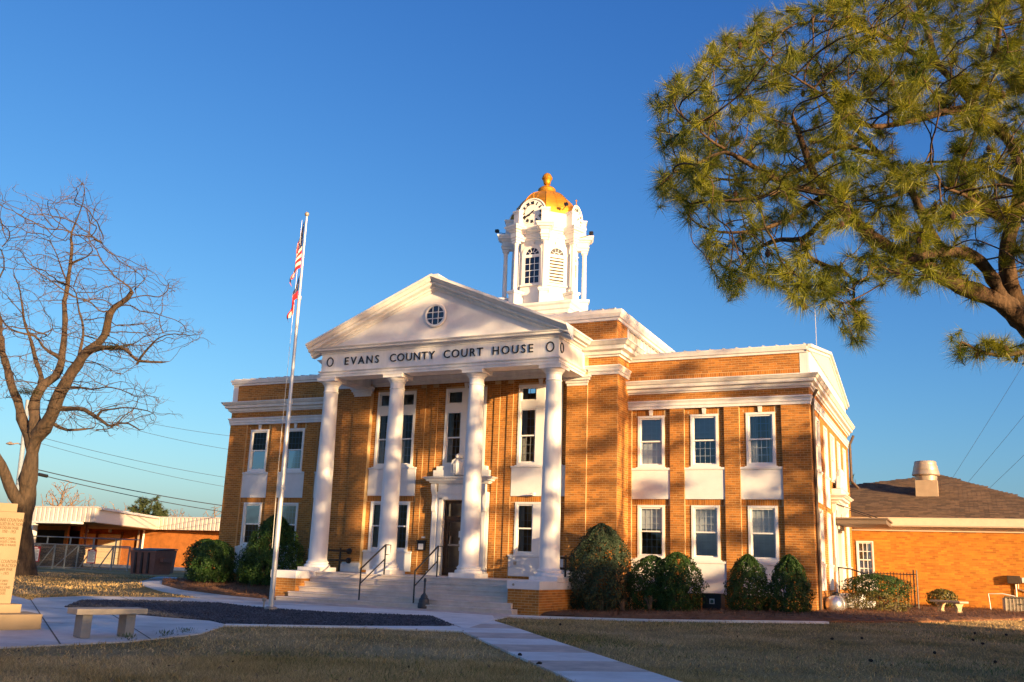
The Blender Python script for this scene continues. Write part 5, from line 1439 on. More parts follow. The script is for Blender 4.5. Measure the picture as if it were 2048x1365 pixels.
for (x0, y0, x1, y1), lb_ in (((58, 1093, 81, 1124), 'red bordered white notice sign on the yard fence nearer the big tree'), ((174, 1099, 193, 1127), 'red bordered white notice sign on the yard fence nearer the dumpster')):
    c = yard((x0 + x1) / 2, (y0 + y1) / 2, DF - .1); w_ = (x1 - x0) / FPX * DF / 2 * .92; h_ = (y1 - y0) / FPX * DF / 2 * .97
    u2 = np.array([CR[0], CR[1]]) / np.linalg.norm(CR[:2]); T = Matrix(((u2[0], -u2[1], 0, c[0]), (u2[1], u2[0], 0, c[1]), (0, 0, 1, c[2]), (0, 0, 0, 1)))
    sg = thing('notice_sign', tuple(c), lb_, 'sign', 'notice signs on the yard fence')
    MB(T).box(-w_, w_, -.03, 0, -h_, h_).build('border', M_red, sg)
    MB(T).box(-w_ * .82, w_ * .82, -.036, -.03, -h_ * .88, h_ * .70).build('panel', M_white, sg)
    ln = MB(T)
    for k in range(13): ln.box(-w_ * .7, w_ * (.7 if k % 4 else .4), -.039, -.036, h_ * (.60 - k * .11), h_ * (.60 - k * .11) + h_ * .045)
    ln.build('print', M_ink, sg); MB(T).box(-w_ * .5, w_ * .5, -.034, -.03, h_ * .78, h_ * .9).build('print', M_white, sg)
# pallets stacked behind the fence
M_pal = mat('pallet_wood', (.075, .058, .045), .95, .4, scale=5, rand=.3)
pm = MB()
for k in range(7): pm.box(-.6, .6, -.5 + k * .155, -.5 + k * .155 + .09, .10, .12)
for y in (-.48, -.04, .40): pm.box(-.6, .6, y, y + .08, .02, .10)
for x in (-.6, -.05, .5): pm.box(x, x + .1, -.5, .52, 0, .02)
pme = pm.mesh('pallet', M_pal)
NTH = ('first', 'second', 'third', 'fourth', 'fifth', 'sixth', 'seventh', 'eighth', 'ninth')
for px, n_, wh in ((66, 4, 'lowest stack nearest the big tree'), (87, 8, 'second stack from the big tree'), (112, 9, 'third stack from the big tree'), (136, 9, 'stack farthest from the big tree')):
    b = fpt(px, -.5, 47)
    for k in range(n_):
        o = bpy.data.objects.new('pallet', pme); COL.objects.link(o); o.location = (b[0] + random.uniform(-.06, .06), b[1] + random.uniform(-.06, .06), -.5 + k * .125); o.rotation_euler = (0, 0, .45 + random.uniform(-.05, .05))
        tag(o, 'weathered wooden pallet, %s from below in the %s' % (NTH[k], wh), 'pallet', 'stacked pallets behind the fence')
# dumpster
c = G(300, 1149.5); u2 = np.array([CR[0], CR[1]]) / np.linalg.norm(CR[:2]); f2 = np.array([-u2[1], u2[0]])
c = CAM + ray(300, 1149) * 42.0; zb = c[2]
T = Matrix(((u2[0], f2[0], 0, c[0]), (u2[1], f2[1], 0, c[1]), (0, 0, 1, zb), (0, 0, 0, 1))) @ Matrix.Rotation(-.35, 4, 'Z')
ds = thing('dumpster', tuple(c), 'brown steel dumpster standing on grass before the loading building', 'dumpster')
M_dump = mat('dumpster_brown', (.20, .095, .075), .6, .15, bump=.1); M_dump2 = mat('dumpster_dark', (.028, .022, .026), .6, .2)
MB(T).add([(-.62, -.55, 0), (.62, -.55, 0), (.62, .55, 0), (-.62, .55, 0), (-.72, -.62, 1.02), (.72, -.62, 1.02), (.72, .62, 1.10), (-.72, .62, 1.10)], [(0, 1, 5, 4), (1, 2, 6, 5), (2, 3, 7, 6), (3, 0, 4, 7), (0, 3, 2, 1)]).box(-.76, .76, -.66, -.60, .96, 1.03).build('body', M_dump, ds, bevel=.01)
for s in (-1, 1):
    MB(T).add([(s * .02, -.66, 1.035), (s * .74, -.66, 1.035), (s * .74, .62, 1.13), (s * .02, .62, 1.13), (s * .02, -.66, 1.06), (s * .74, -.66, 1.06), (s * .74, .62, 1.155), (s * .02, .62, 1.155)], [(0, 1, 2, 3), (4, 5, 6, 7), (0, 1, 5, 4), (1, 2, 6, 5), (2, 3, 7, 6), (3, 0, 4, 7)]).build('lid', M_dump2, ds)
    MB(T).box(s * .74, s * .86, -.35, .35, .55, .72).build('lift_pocket', M_dump, ds)
for x in (-.35, 0, .35): MB(T).box(x - .04, x + .04, -.66, -.56, .05, .95).build('stiffener', M_dump2, ds)
c2 = CAM + ray(327, 1147) * 43.6
T2 = Matrix(((u2[0], f2[0], 0, c2[0]), (u2[1], f2[1], 0, c2[1]), (0, 0, 1, c2[2]), (0, 0, 0, 1))) @ Matrix.Rotation(.2, 4, 'Z')
d2 = thing('waste_bin', tuple(c2), 'dark grey waste bin with ribbed front beside the brown dumpster', 'dumpster')
MB(T2).add([(-.35, -.45, 0), (.35, -.45, 0), (.35, .45, 0), (-.35, .45, 0), (-.42, -.52, 1.0), (.42, -.52, 1.0), (.42, .52, 1.05), (-.42, .52, 1.05)], [(0, 1, 5, 4), (1, 2, 6, 5), (2, 3, 7, 6), (3, 0, 4, 7), (0, 3, 2, 1)]).build('body', mat('bin_dark', (.045, .036, .042), .6, .2), d2)
MB(T2).box(-.46, .46, -.56, .56, 1.06, 1.12).build('lid', M_dump2, d2)
for x in (-.2, .05, .25): MB(T2).box(x - .03, x + .03, -.56, -.47, .05, .95).build('rib', M_dump2, d2)
# street pole, lamp and wires
pb = atd(36, 1020, 70); ptop = atd(56, 800, 70)
po = thing('utility_pole', (pb[0], pb[1], -.85), 'bluish utility pole with a street lamp behind the big bare tree', 'utility pole')
MB().tube([(pb[0], pb[1], -.85), tuple(ptop)], [.2, .15], 10).build('pole', mat('pole_blue', (.24, .30, .38), .7, .15, scale=3), po)
l0, l1 = atd(50, 893, 70), atd(20, 889, 70)
MB().tube([tuple(l0), tuple((l0 + l1) / 2 + np.array([0, 0, .15])), tuple(l1)], .05, 6).build('lamp_arm', M_steel, po)
MB().lathe([(.05, -.06), (.28, 0), (.3, .04), (.12, .16), (.05, .2)], tuple(l1), 12).build('lamp_head', M_steel, po)
M_wire = mat('wire', (.035, .035, .04), .6)
def wire(a, b, da, db, sag, lab, r=.018, n=20):
    p, q = atd(*a, da), atd(*b, db)
    P = [p + (q - p) * t - np.array([0, 0, 4 * sag * t * (1 - t)]) for t in np.linspace(0, 1, n)]
    o = MB().tube(P, r, 4).build('power_line', M_wire); tag(o, lab, 'power line')
wire((56, 868), (520, 965), 70, 88, .35, 'thin overhead wire left of the courthouse, third from top', .016)
wire((56, 880), (520, 985), 70, 88, .35, 'thin overhead wire left of the courthouse, fourth from top', .014)
wire((56, 935), (520, 1021), 66, 84, .30, 'thick black cable left of the courthouse, upper of the lowest pair', .032)
wire((56, 944), (520, 1034), 66, 84, .30, 'thick black cable left of the courthouse, lower of the lowest pair', .028)
wire((150, 812), (520, 878), 80, 95, .4, 'thin overhead wire left of the courthouse, topmost', .016)
wire((150, 826), (520, 908), 80, 95, .4, 'thin overhead wire left of the courthouse, second from top', .016)
q0 = atd(77, 949, 66); q1 = atd(95, 953, 66.5); tg = MB().tube([tuple(q0), tuple(q1)], .12, 8).build('cable_splice', M_black); tag(tg, 'fat black splice sleeve on the lower thick cable', 'cable splice')
wire((2300, 300), (1895, 972), 40, 46, .2, 'thin wire rising right from annex roof, leftmost of three', .008)
wire((2320, 480), (1930, 972), 40, 46, .2, 'thin wire rising right from annex roof, middle of three', .008)
wire((2350, 600), (1970, 985), 40, 46, .15, 'thin wire rising right from annex roof, rightmost of three', .008)
# ================================================================== trees and shrubs
def colonize(nodes, parents, attr, D, di, dk, iters=200, trop=(0, 0, 0), maxn=9000, jitter=.15):
    """space colonisation: grows the skeleton into the attraction points"""
    P = [np.array(p, float) for p in nodes]; par = list(parents)
    A = np.array(attr, float); alive = np.ones(len(A), bool)
    best = np.full(len(A), 1e9); who = np.zeros(len(A), int)
    N0 = np.array(P)
    for s in range(0, len(A), 2000):
        d = np.linalg.norm(A[s:s + 2000, None] - N0[None], axis=2); who[s:s + 2000] = d.argmin(1); best[s:s + 2000] = d.min(1)
    alive &= best > dk
    trop = np.array(trop)
    for it in range(iters):
        k = np.where(alive & (best < di))[0]
        if len(k) == 0 or len(P) > maxn: break
        NP = np.array(P); dirs = A[k] - NP[who[k]]; dirs /= np.linalg.norm(dirs, axis=1)[:, None] + 1e-9
        acc = {}
        for w, d in zip(who[k], dirs): acc[w] = acc.get(w, 0) + d
        new = []
        for w, d in acc.items():
            d = d / (np.linalg.norm(d) + 1e-9) + trop + rng.normal(0, jitter, 3); d /= np.linalg.norm(d) + 1e-9
            new.append(P[w] + d * D); par.append(w)
        st = len(P); P.extend(new); NN = np.array(new)
        for s in range(0, len(A), 4000):
            d = np.linalg.norm(A[s:s + 4000, None] - NN[None], axis=2); m = d.min(1); a = d.argmin(1)
            q = m < best[s:s + 4000]
            best[s:s + 4000][q] = m[q]; who[s:s + 4000][q] = st + a[q]
        stuck = np.zeros(len(A), bool)
        alive &= best > dk
    return np.array(P), np.array(par)

def radii(P, par, tip, ex=2.3, fixed=None):
    n = len(P); r = np.zeros(n); acc = np.zeros(n); kids = np.zeros(n, int)
    for i in range(n):
        if par[i] >= 0: kids[par[i]] += 1
    for i in range(n - 1, -1, -1):
        r[i] = tip if kids[i] == 0 else acc[i] ** (1 / ex)
        if fixed is not None and i in fixed: r[i] = max(r[i], fixed[i])
        if par[i] >= 0: acc[par[i]] += r[i] ** ex
    return r, kids

def branch_meshes(P, par, r, split, name_thick, name_thin, m, parent, thick_n=9, thin_n=4, knot=0.0, rough=0.0):
    """chains from the tips to the forks become tubes"""
    n = len(P); ch = [[] for _ in range(n)]
    for i in range(n):
        if par[i] >= 0: ch[par[i]].append(i)
    A, B = MB(), MB()
    starts = [(par[i], i) for i in range(n) if par[i] >= 0 and (ch[par[i]] and i != max(ch[par[i]], key=lambda c: r[c]))]
    starts += [(-1, i) for i in range(n) if par[i] < 0]
    for p, i in starts:
        c = [] if p < 0 else [p]; j = i
        while True:
            c.append(j)
            if not ch[j]: break
            j = max(ch[j], key=lambda q: r[q])
        if len(c) < 2: continue
        pts = P[c]; rr = r[c].copy()
        if p >= 0: rr[0] = min(rr[0], rr[1] * 1.35)
        if len(pts) > 3:
            q = pts.copy(); q[1:-1] = .5 * pts[1:-1] + .25 * (pts[:-2] + pts[2:]); pts = q
        k = int((rr > split).sum())
        if k >= 2:
            e = min(len(pts), k + 1)
            R_ = rr[:e] * (1 + knot * rng.normal(0, 1, e))
            A.tube(pts[:e], R_, thick_n, True, rough)
            if e < len(pts): B.tube(pts[e - 1:], rr[e - 1:], thin_n, False)
        else:
            B.tube(pts, rr, thin_n, False)
    def out(mb, nm, sm):
        if not mb.v: return None
        F4 = [f for f in mb.f if len(f) == 4]; Fo = [f for f in mb.f if len(f) != 4]
        me = raw_mesh(nm, np.array(mb.v), np.array(F4), m, sm)
        return link(nm, me, parent)
    return out(A, name_thick, True), out(B, name_thin, True)

LIMB = []
def chains(list_of_paths, step, rads=None, kink=.05):
    """hand-drawn limbs: each path is [(x, y, z), ...]; the first point of a later path snaps to the nearest node"""
    P = []; par = []; LIMB.clear()
    for ip_, path in enumerate(list_of_paths):
        path = [np.array(p, float) for p in path]
        if P:
            a = np.array(P); k = int(np.linalg.norm(a - path[0], axis=1).argmin()); prev = k; pts = [a[k]] + path[1:]
        else:
            P.append(path[0]); par.append(-1); prev = 0; pts = path; LIMB.append(rads[ip_][0] if rads else 0)
        # smooth curve through the points
        pts = np.array(pts); q = [pts[0]]
        for i in range(len(pts) - 1):
            p0, p1, p2, p3 = pts[max(i - 1, 0)], pts[i], pts[i + 1], pts[min(i + 2, len(pts) - 1)]
            nseg = max(1, int(np.linalg.norm(p2 - p1) / step))
            for s in range(1, nseg + 1):
                t = s / nseg
                q.append(.5 * ((2 * p1) + (-p0 + p2) * t + (2 * p0 - 5 * p1 + 4 * p2 - p3) * t * t + (-p0 + 3 * p1 - 3 * p2 + p3) * t ** 3))
        for iv, v in enumerate(q[1:]):
            P.append(v + rng.normal(0, step * kink, 3)); par.append(prev); prev = len(P) - 1
            LIMB.append(np.interp((iv + 1) / (len(q) - 1), np.linspace(0, 1, len(rads[ip_])), rads[ip_]) if rads else 0)
    return P, par

def bark(name, c, c2, sc=14, bump=1.0):
    return mat(name, c, .95, col2=c2, scale=sc, bump=bump, bscale=sc * 1.6, stretch=(1, 1, .35))
M_oak = bark('oak_bark', (.030, .021, .015), (.100, .066, .042), 7, 1.6)
M_twig = mat('twig_bark', (.095, .066, .045), .9, .25, scale=3)
M_pinebark = bark('pine_bark', (.032, .020, .013), (.150, .085, .045), 11, 1.5)
M_needle = mat('pine_needle', (.055, .100, .010), .42, col2=(.36, .34, .028), scale=1.7, rand=.45, island=True, spec=.35)
def translucent(m, f):
    nt = m.node_tree; N = nt.nodes; L = nt.links; b = N['Principled BSDF']; src = b.inputs['Base Color'].links[0].from_socket
    t = N.new('ShaderNodeBsdfTranslucent'); L.new(src, t.inputs[0]); mx = N.new('ShaderNodeMixShader'); mx.inputs[0].default_value = f
    L.new(b.outputs[0], mx.inputs[1]); L.new(t.outputs[0], mx.inputs[2]); L.new(mx.outputs[0], N['Material Output'].inputs[0])
translucent(M_needle, .35)
M_needle2 = mat('pine_needle_far', (.022, .040, .010), .7, col2=(.055, .075, .018), scale=.8, rand=.4, island=True)

# ---- the bare oak at the left
OD = 39.0
def ip(x, y, dd=0.0): return atd(x / 2.0065, 340 + y / 2.0065, OD + dd)
ob = G(41, 1151); OD = float((ob - CAM) @ CD)
oak = thing('bare_oak', tuple(ob), 'big leafless oak with broken limbs at the left edge', 'tree')
b0 = np.array([ob[0], ob[1], ob[2] - .1])
paths = [
    [b0, ip(86, 1560), ip(92, 1480), ip(100, 1400), ip(104, 1340), ip(118, 1240), ip(138, 1130), ip(150, 1075)],
    [ip(128, 1130), ip(115, 1070, .2), ip(72, 930, .6), ip(32, 800, 1), ip(12, 700, 1.4), ip(-10, 600, 2), ip(-40, 470, 2.4)],
    [ip(150, 1090), ip(200, 1000, -.3), ip(250, 900, -.6), ip(310, 790, -.8), ip(370, 715, -1), ip(432, 655, -1.2), ip(440, 575, -1.4), ip(485, 535, -1.5), ip(548, 484, -1.7)],
    [ip(415, 670, -1.1), ip(425, 620, -1), ip(428, 560, -.9)],
    [ip(372, 745, -1), ip(440, 713, -1.6), ip(505, 722, -2.1), ip(548, 772, -2.5), ip(600, 765, -2.7), ip(648, 776, -2.9)],
    [ip(545, 768, -2.5), ip(590, 720, -2.9), ip(640, 668, -3.2), ip(700, 655, -3.5), ip(780, 660, -3.9)],
    [ip(230, 955, -.4), ip(330, 965, -1.3), ip(400, 998, -2), ip(440, 1035, -2.4), ip(480, 1010, -2.7), ip(555, 1055, -3.1)],
    [ip(400, 998, -2), ip(410, 960, -2.3), ip(470, 965, -2.8), ip(560, 960, -3.4), ip(640, 985, -3.8)],
    [ip(200, 1035, -.2), ip(270, 1050, .6), ip(340, 1040, 1.2), ip(430, 1050, 1.8)],
    [ip(140, 1080), ip(145, 930, .5), ip(165, 860, .8), ip(205, 850, .9), ip(240, 795, 1), ip(262, 670, 1.2), ip(267, 500, 1.3), ip(282, 350, 1.4), ip(292, 240, 1.5), ip(340, 125, 1.6), ip(335, 45, 1.6)],
    [ip(267, 480, 1.3), ip(230, 340, 1.9), ip(210, 240, 2.2)],
    [ip(280, 370, 1.4), ip(350, 350, .9), ip(420, 290, .5)],
    [ip(268, 480, 1.3), ip(215, 455, 2.2), ip(170, 430, 2.7)],
    [ip(245, 765, 1), ip(195, 725, .3), ip(150, 712, -.3), ip(190, 665, -.7)],
    [ip(165, 850, .8), ip(120, 690, 1.6), ip(98, 590, 2), ip(75, 460, 2.3), ip(40, 400, 2.5)],
    [ip(280, 810, -.7), ip(330, 720, -.1), ip(325, 600, .4), ip(300, 470, .8), ip(330, 400, 1)],
    [ip(255, 900, -.6), ip(300, 870, -1.4), ip(390, 880, -2), ip(480, 880, -2.5), ip(560, 920, -3)],
    [ip(102, 1345), ip(70, 1335, -.3), ip(45, 1310, -.5), ip(22, 1230, -.7), ip(-4, 1150, -.9), ip(-60, 1040, -1.2), ip(-130, 900, -1.5)],
    [ip(10, 700, 1.4), ip(-40, 560, 1.8), ip(5, 420, 2.1), ip(30, 260, 2.3)],
]
orad = [(.72, .46, .37, .35, .34, .37, .29, .24), (.30, .20, .15, .10, .06), (.34, .30, .27, .24, .21, .17, .15, .12, .10), (.16, .13, .10), (.14, .11, .09, .06, .04), (.05, .03, .015), (.13, .10, .08, .06, .04, .03), (.05, .03, .015), (.10, .06, .02), (.30, .24, .20, .15, .12, .10, .08, .06, .03, .015), (.05, .03, .015), (.06, .035, .015), (.05, .03, .015), (.10, .07, .05, .02), (.11, .09, .06, .04, .015), (.09, .06, .04, .02), (.06, .04, .015), (.30, .24, .20, .16, .12, .08, .05), (.09, .06, .04, .02)]
ON, OP = chains(paths, .33, orad, .22); OL = np.array(LIMB)
fixed = {}
wpx = OD / FPX
for i, p in enumerate(ON):
    h = p[2] - ob[2]
    pass
poly_oak = [(-240, 300), (-100, 120), (60, 60), (200, 120), (330, 20), (420, 130), (430, 240), (470, 340), (560, 350), (640, 400), (740, 460), (700, 520), (640, 560), (770, 600), (850, 670), (730, 720), (640, 790), (520, 800), (640, 880), (720, 1000), (590, 1030), (430, 1070), (250, 1060), (120, 900), (-100, 950), (-260, 700)]
na = 8500
ax_ = rng.uniform(-240, 850, na); ay_ = rng.uniform(20, 1080, na); k_ = inpoly(poly_oak, ax_, ay_)
ax_, ay_ = ax_[k_], ay_[k_]; ad_ = rng.uniform(-4.0, 4.0, len(ax_))
k_ = np.sin(ax_ * .031 + ad_ * 1.1) + np.sin(ay_ * .036 - ad_ * .9) + np.sin((ax_ + ay_) * .021 + 1) + rng.normal(0, .5, len(ax_)) > -.35; ax_, ay_, ad_ = ax_[k_], ay_[k_], ad_[k_]
oa = np.array([ip(x, y, d) for x, y, d in zip(ax_, ay_, ad_)])
OPn, OPp = colonize(ON, OP, oa, .22, 2.4, .42, iters=110, maxn=16000, jitter=.34)
fx_ = {}
nb = len(ON)
Rr, kid = radii(OPn, OPp, .0105, 2.12)
Rr[:nb] = OL
# fine sprays of twigs at the ends
tw = MB()
for i in np.where(kid == 0)[0]:
    if OPp[i] < 0: continue
    d0 = OPn[i] - OPn[OPp[i]]; d0 = d0 / (np.linalg.norm(d0) + 1e-9); q = OPn[i]
    for _ in range(2):
        v = d0 + rng.normal(0, .55, 3) + np.array([0, 0, .12]); v /= np.linalg.norm(v); ln_ = random.uniform(.25, .6)
        m_ = q + v * ln_ * .5 + rng.normal(0, .03, 3)
        tw.tube([q, m_, q + v * ln_ + rng.normal(0, .06, 3)], [.0075, .006, .003], 3, False)
        w_ = v + rng.normal(0, .6, 3); tw.tube([m_, m_ + w_ * .2], [.005, .003], 3, False)
link('twigs', raw_mesh('twigs', np.array(tw.v), np.array(tw.f), M_twig), oak, kind='stuff')
branch_meshes(OPn, OPp, Rr, .045, 'trunk', 'branches', M_oak, oak, 14, 3, .06, .055)
# patches of resurrection fern on two limbs
for q, nm in ((ip(475, 716, -1.8), 1), (ip(110, 893, .3), 2)):
    n = 500; c = q + rng.normal(0, 1, (n, 3)) * np.array([.32, .25, .08]); 
    an = rng.uniform(0, 6.28, n); d = np.stack([np.cos(an), np.sin(an), rng.uniform(.2, 1, n)], -1) * .07; e = np.stack([-np.sin(an), np.cos(an), 0 * an], -1) * .025
    link('moss', raw_mesh('moss', np.stack([c - e, c + e, c + d], 1).reshape(-1, 3), np.arange(3 * n).reshape(-1, 3), mat('moss_green', (.05, .055, .012), .9, .3)), oak, kind='stuff')

# ---- pines
def needle_mesh(T, n, ln, w, spread=1.0):
    """T: list of (tip, direction); every tip carries a tuft of n long needles"""
    tips = np.array([t[0] for t in T]); d = np.array([t[1] for t in T]); d /= np.linalg.norm(d, axis=1)[:, None] + 1e-9
    K = len(T); R = rng.normal(0, 1, (K, n, 3)); R /= np.linalg.norm(R, axis=2)[..., None]
    v = d[:, None] * .75 + R * spread; v /= np.linalg.norm(v, axis=2)[..., None]
    L = ln * rng.uniform(.7, 1.1, (K, n, 1)) * rng.uniform(.8, 1.12, (K, 1, 1))
    s = rng.uniform(-.12, .02, (K, n, 1)); o = tips[:, None] + d[:, None] * s
    e = np.cross(v, rng.normal(0, 1, (K, n, 3))); e /= np.linalg.norm(e, axis=2)[..., None] + 1e-9
    end = o + v * L + np.array([0, 0, -1]) * L * .10
    V = np.stack([o - e * w, o + e * w, end], 2).reshape(-1, 3)
    return V, np.arange(len(V)).reshape(-1, 3)

PD = 12.6
def pp_(x, y, dd=0.0): return atd(1280 + x / 1.845, y / 1.845, PD + dd)
pr0 = atd(2170, 1160, PD + .3); pine_base = np.array([pr0[0], pr0[1], float(gz(pr0[0], pr0[1]))])
pine = thing('pine_tree', tuple(pine_base), 'long needled pine spreading sunlit crown across the upper right', 'tree')
fork = pp_(1480, 1240, .2)
trunk0 = [pine_base - np.array([0, 0, .1]), pine_base + (fork - pine_base) * .35 + np.array([.1, .05, 0]), pine_base + (fork - pine_base) * .7, fork]
PT = [
    trunk0 + [pp_(1400, 1140, .1), pp_(1352, 980, .05), pp_(1372, 830), pp_(1402, 700, .1), pp_(1390, 560, .2), pp_(1300, 460, .3), pp_(1220, 380, .4), pp_(1180, 320, .5), pp_(1100, 240, .6), pp_(1060, 120, .7), pp_(1000, -60, .9)],
    [fork, pp_(1340, 1120, -.1), pp_(1280, 1095, -.2), pp_(1150, 1040, -.3), pp_(1040, 975, -.4), pp_(880, 890, -.5), pp_(780, 810, -.5), pp_(690, 715, -.6), pp_(640, 640, -.7), pp_(600, 530, -.8), pp_(560, 430, -.9)],
    [pp_(700, 730, -.6), pp_(560, 690, -.9), pp_(440, 630, -1.1), pp_(310, 550, -1.3), pp_(200, 470, -1.5), pp_(130, 400, -1.6)],
    [pp_(760, 800, -.5), pp_(690, 790, -.2), pp_(640, 860, 0), pp_(600, 890, .2), pp_(520, 880, .4), pp_(420, 930, .6), pp_(330, 1040, .7)],
    [pp_(610, 890, .2), pp_(620, 950, .3), pp_(680, 980, .3), pp_(780, 1020, .4), pp_(790, 1160, .4), pp_(810, 1260, .5)],
    [pp_(1330, 1100, -.1), pp_(1285, 1000, -.3), pp_(1225, 945, -.4), pp_(1120, 930, -.6), pp_(1000, 960, -.9), pp_(930, 1010, -1.1)],
    [pp_(1190, 1020, -.3), pp_(1110, 920, .3), pp_(1040, 800, .6), pp_(1000, 700, .8), pp_(880, 570, 1), pp_(790, 470, 1.2), pp_(700, 370, 1.4), pp_(620, 230, 1.6)],
    [pp_(1260, 410, .3), pp_(1180, 405, .1), pp_(1100, 420, -.1), pp_(980, 450, -.3), pp_(850, 470, -.5), pp_(760, 420, -.6), pp_(640, 330, -.8), pp_(520, 250, -1)],
    [pp_(880, 570, 1), pp_(820, 560, .7), pp_(740, 540, .4), pp_(640, 600, .3), pp_(500, 660, .2), pp_(300, 660, .1), pp_(180, 640, 0)],
    [pp_(690, 715, -.6), pp_(600, 770, -.4), pp_(480, 840, -.6), pp_(300, 860, -.8), pp_(200, 820, -.9)],
    [pp_(560, 690, -.9), pp_(470, 720, -1.2), pp_(330, 740, -1.4), pp_(190, 750, -1.5)],
    [pp_(310, 550, -1.3), pp_(230, 600, -1.4), pp_(120, 640, -1.6), pp_(70, 690, -1.6)],
    [pp_(1000, 700, .8), pp_(920, 730, .4), pp_(850, 740, .2), pp_(760, 740, 0)],
    [pp_(1372, 830), pp_(1280, 780, -.7), pp_(1200, 720, -1.1), pp_(1120, 690, -1.4)],
    [pp_(1400, 700, .1), pp_(1300, 640, .9), pp_(1200, 600, 1.3), pp_(1050, 600, 1.6)],
    [pp_(1220, 380, .4), pp_(1290, 250, .1), pp_(1330, 100, -.2), pp_(1300, -60, -.4)],
    [pp_(1100, 240, .6), pp_(980, 180, .8), pp_(860, 120, .9), pp_(720, 80, 1), pp_(560, 90, 1.1)],
    [fork, pp_(1440, 1290, -.2), pp_(1340, 1310, -.4), pp_(1250, 1300, -.6), pp_(1180, 1250, -.7)],
    [pp_(1402, 700, .1), pp_(1480, 520, .4), pp_(1560, 300, .8), pp_(1620, 60, 1.2), pp_(1680, -200, 1.6)],
    [pp_(1480, 520, .4), pp_(1640, 450, -.2), pp_(1800, 400, -.6)], [pp_(1560, 300, .8), pp_(1450, 140, .5), pp_(1400, -50, .3), pp_(1300, -250, .2)],
    [fork, pp_(1620, 1120, .6), pp_(1760, 960, 1.0), pp_(1900, 840, 1.4)], [pp_(1760, 960, 1.0), pp_(1800, 760, .6), pp_(1900, 600, .3)],
]
prad = [(.24, .22, .20, .18, .15, .135, .12, .10, .085, .07, .055, .04, .025), (.17, .15, .13, .115, .10, .085, .075, .065, .05, .04, .025), (.05, .042, .036, .028, .018, .01), (.05, .04, .035, .03, .02, .012), (.035, .028, .02, .014), (.09, .08, .075, .065, .04, .02), (.075, .065, .055, .05, .042, .034, .025, .014), (.055, .05, .045, .035, .028, .02, .014), (.04, .035, .03, .022, .014), (.035, .028, .02, .012), (.03, .024, .016, .01), (.024, .018, .01), (.035, .025, .018, .01), (.05, .04, .03, .015), (.05, .04, .03, .015), (.055, .04, .03, .015), (.05, .04, .03, .02, .012), (.05, .035, .025, .015), (.12, .10, .08, .05, .02), (.07, .05, .02), (.07, .05, .04, .02), (.11, .08, .05, .02), (.06, .04, .02)]
PN_, PP_ = chains(PT, .12, prad); PLm = np.array(LIMB)
crown = [(25, 330), (110, 280), (190, 250), (270, 150), (370, 90), (500, 15), (640, 25), (700, -20), (900, -150), (1300, -320), (1800, -250), (2050, 200), (2050, 700), (1900, 1000), (1600, 1080), (1430, 1000), (1310, 900), (1190, 960), (1230, 1060), (1180, 1150), (1080, 1150), (1000, 1120), (960, 1040), (900, 1100), (830, 1000), (800, 1060), (850, 1180), (840, 1310), (770, 1290), (760, 1190), (680, 1180), (560, 1150), (520, 1060), (430, 1070), (360, 1110), (280, 1060), (240, 960), (165, 880), (150, 760), (60, 720), (40, 600), (60, 480)]
gaps = [[(905, 470), (1080, 440), (1210, 440), (1130, 560), (1060, 590), (960, 590)], [(650, 890), (790, 850), (900, 930), (760, 950), (660, 960)], [(480, 850), (560, 830), (600, 870), (500, 1010), (440, 970)], [(1040, 1010), (1130, 1060), (1240, 1110), (1160, 1180), (1000, 1120)], [(1210, 980), (1310, 960), (1330, 1080), (1240, 1060)], [(770, 500), (850, 500), (900, 560), (840, 620)]]
na = 12500
ax_ = rng.uniform(25, 2050, na); ay_ = rng.uniform(-320, 1310, na); k_ = inpoly(crown, ax_, ay_)
for g_ in gaps: k_ &= ~inpoly(g_, ax_, ay_)
ax_, ay_ = ax_[k_], ay_[k_]; ad_ = rng.normal(0, 1.25, len(ax_)).clip(-2.6, 2.6)
k_ = np.sin(ax_ * .023 + ad_ * 1.7) + np.sin(ay_ * .027 - ad_ * 1.3 + 1) + np.sin((ax_ - ay_) * .016 + 2 * ad_) + rng.normal(0, .30, len(ax_)) > -.12
ax_, ay_, ad_ = ax_[k_], ay_[k_], ad_[k_]
pa = np.array([pp_(x, y, d) for x, y, d in zip(ax_, ay_, ad_)])
low = np.array([pp_(x, y, d) for x, y, d in zip(rng.uniform(1150, 1460, 70), rng.uniform(1240, 1340, 70), rng.uniform(-.9, .1, 70))])
pa = np.concatenate([pa, low])
PnN, PnP = colonize(PN_, PP_, pa, .11, 1.5, .15, iters=110, maxn=20000, jitter=.2, trop=(0, 0, .04))
pr_, kid = radii(PnN, PnP, .0055, 2.35)
npb = len(PN_)
pr_[:npb] = np.maximum(PLm, .010)
branch_meshes(PnN, PnP, pr_, .025, 'trunk', 'branches', M_pinebark, pine, 14, 4, .06, .075)
tips = []
for i in np.where(kid == 0)[0]:
    d = PnN[i] - PnN[PnP[i]]; tips.append((PnN[i], d + np.array([0, 0, .02])))
    j = PnP[i]
    if random.random() < .85 and PnP[j] >= 0: tips.append((PnN[j] + rng.normal(0, .05, 3), d + rng.normal(0, .06, 3)))
    j = PnP[j]
    if random.random() < .30 and PnP[j] >= 0: tips.append((PnN[j] + rng.normal(0, .07, 3), d + rng.normal(0, .09, 3)))
print('pine tufts', len(tips), 'nodes', len(PnN))
V, F = needle_mesh(tips, 78, .25, .0028, .8)
link('needles', raw_mesh('needles', V, F, M_needle), pine, kind='stuff')
cn_ = MB()
for i in rng.choice(np.where((kid == 0))[0], 170):
    c = PnN[i] + rng.normal(0, .03, 3); cn_.lathe([(.008, -.05), (.026, -.03), (.030, 0), (.02, .03), (.005, .05)], tuple(c), 6)
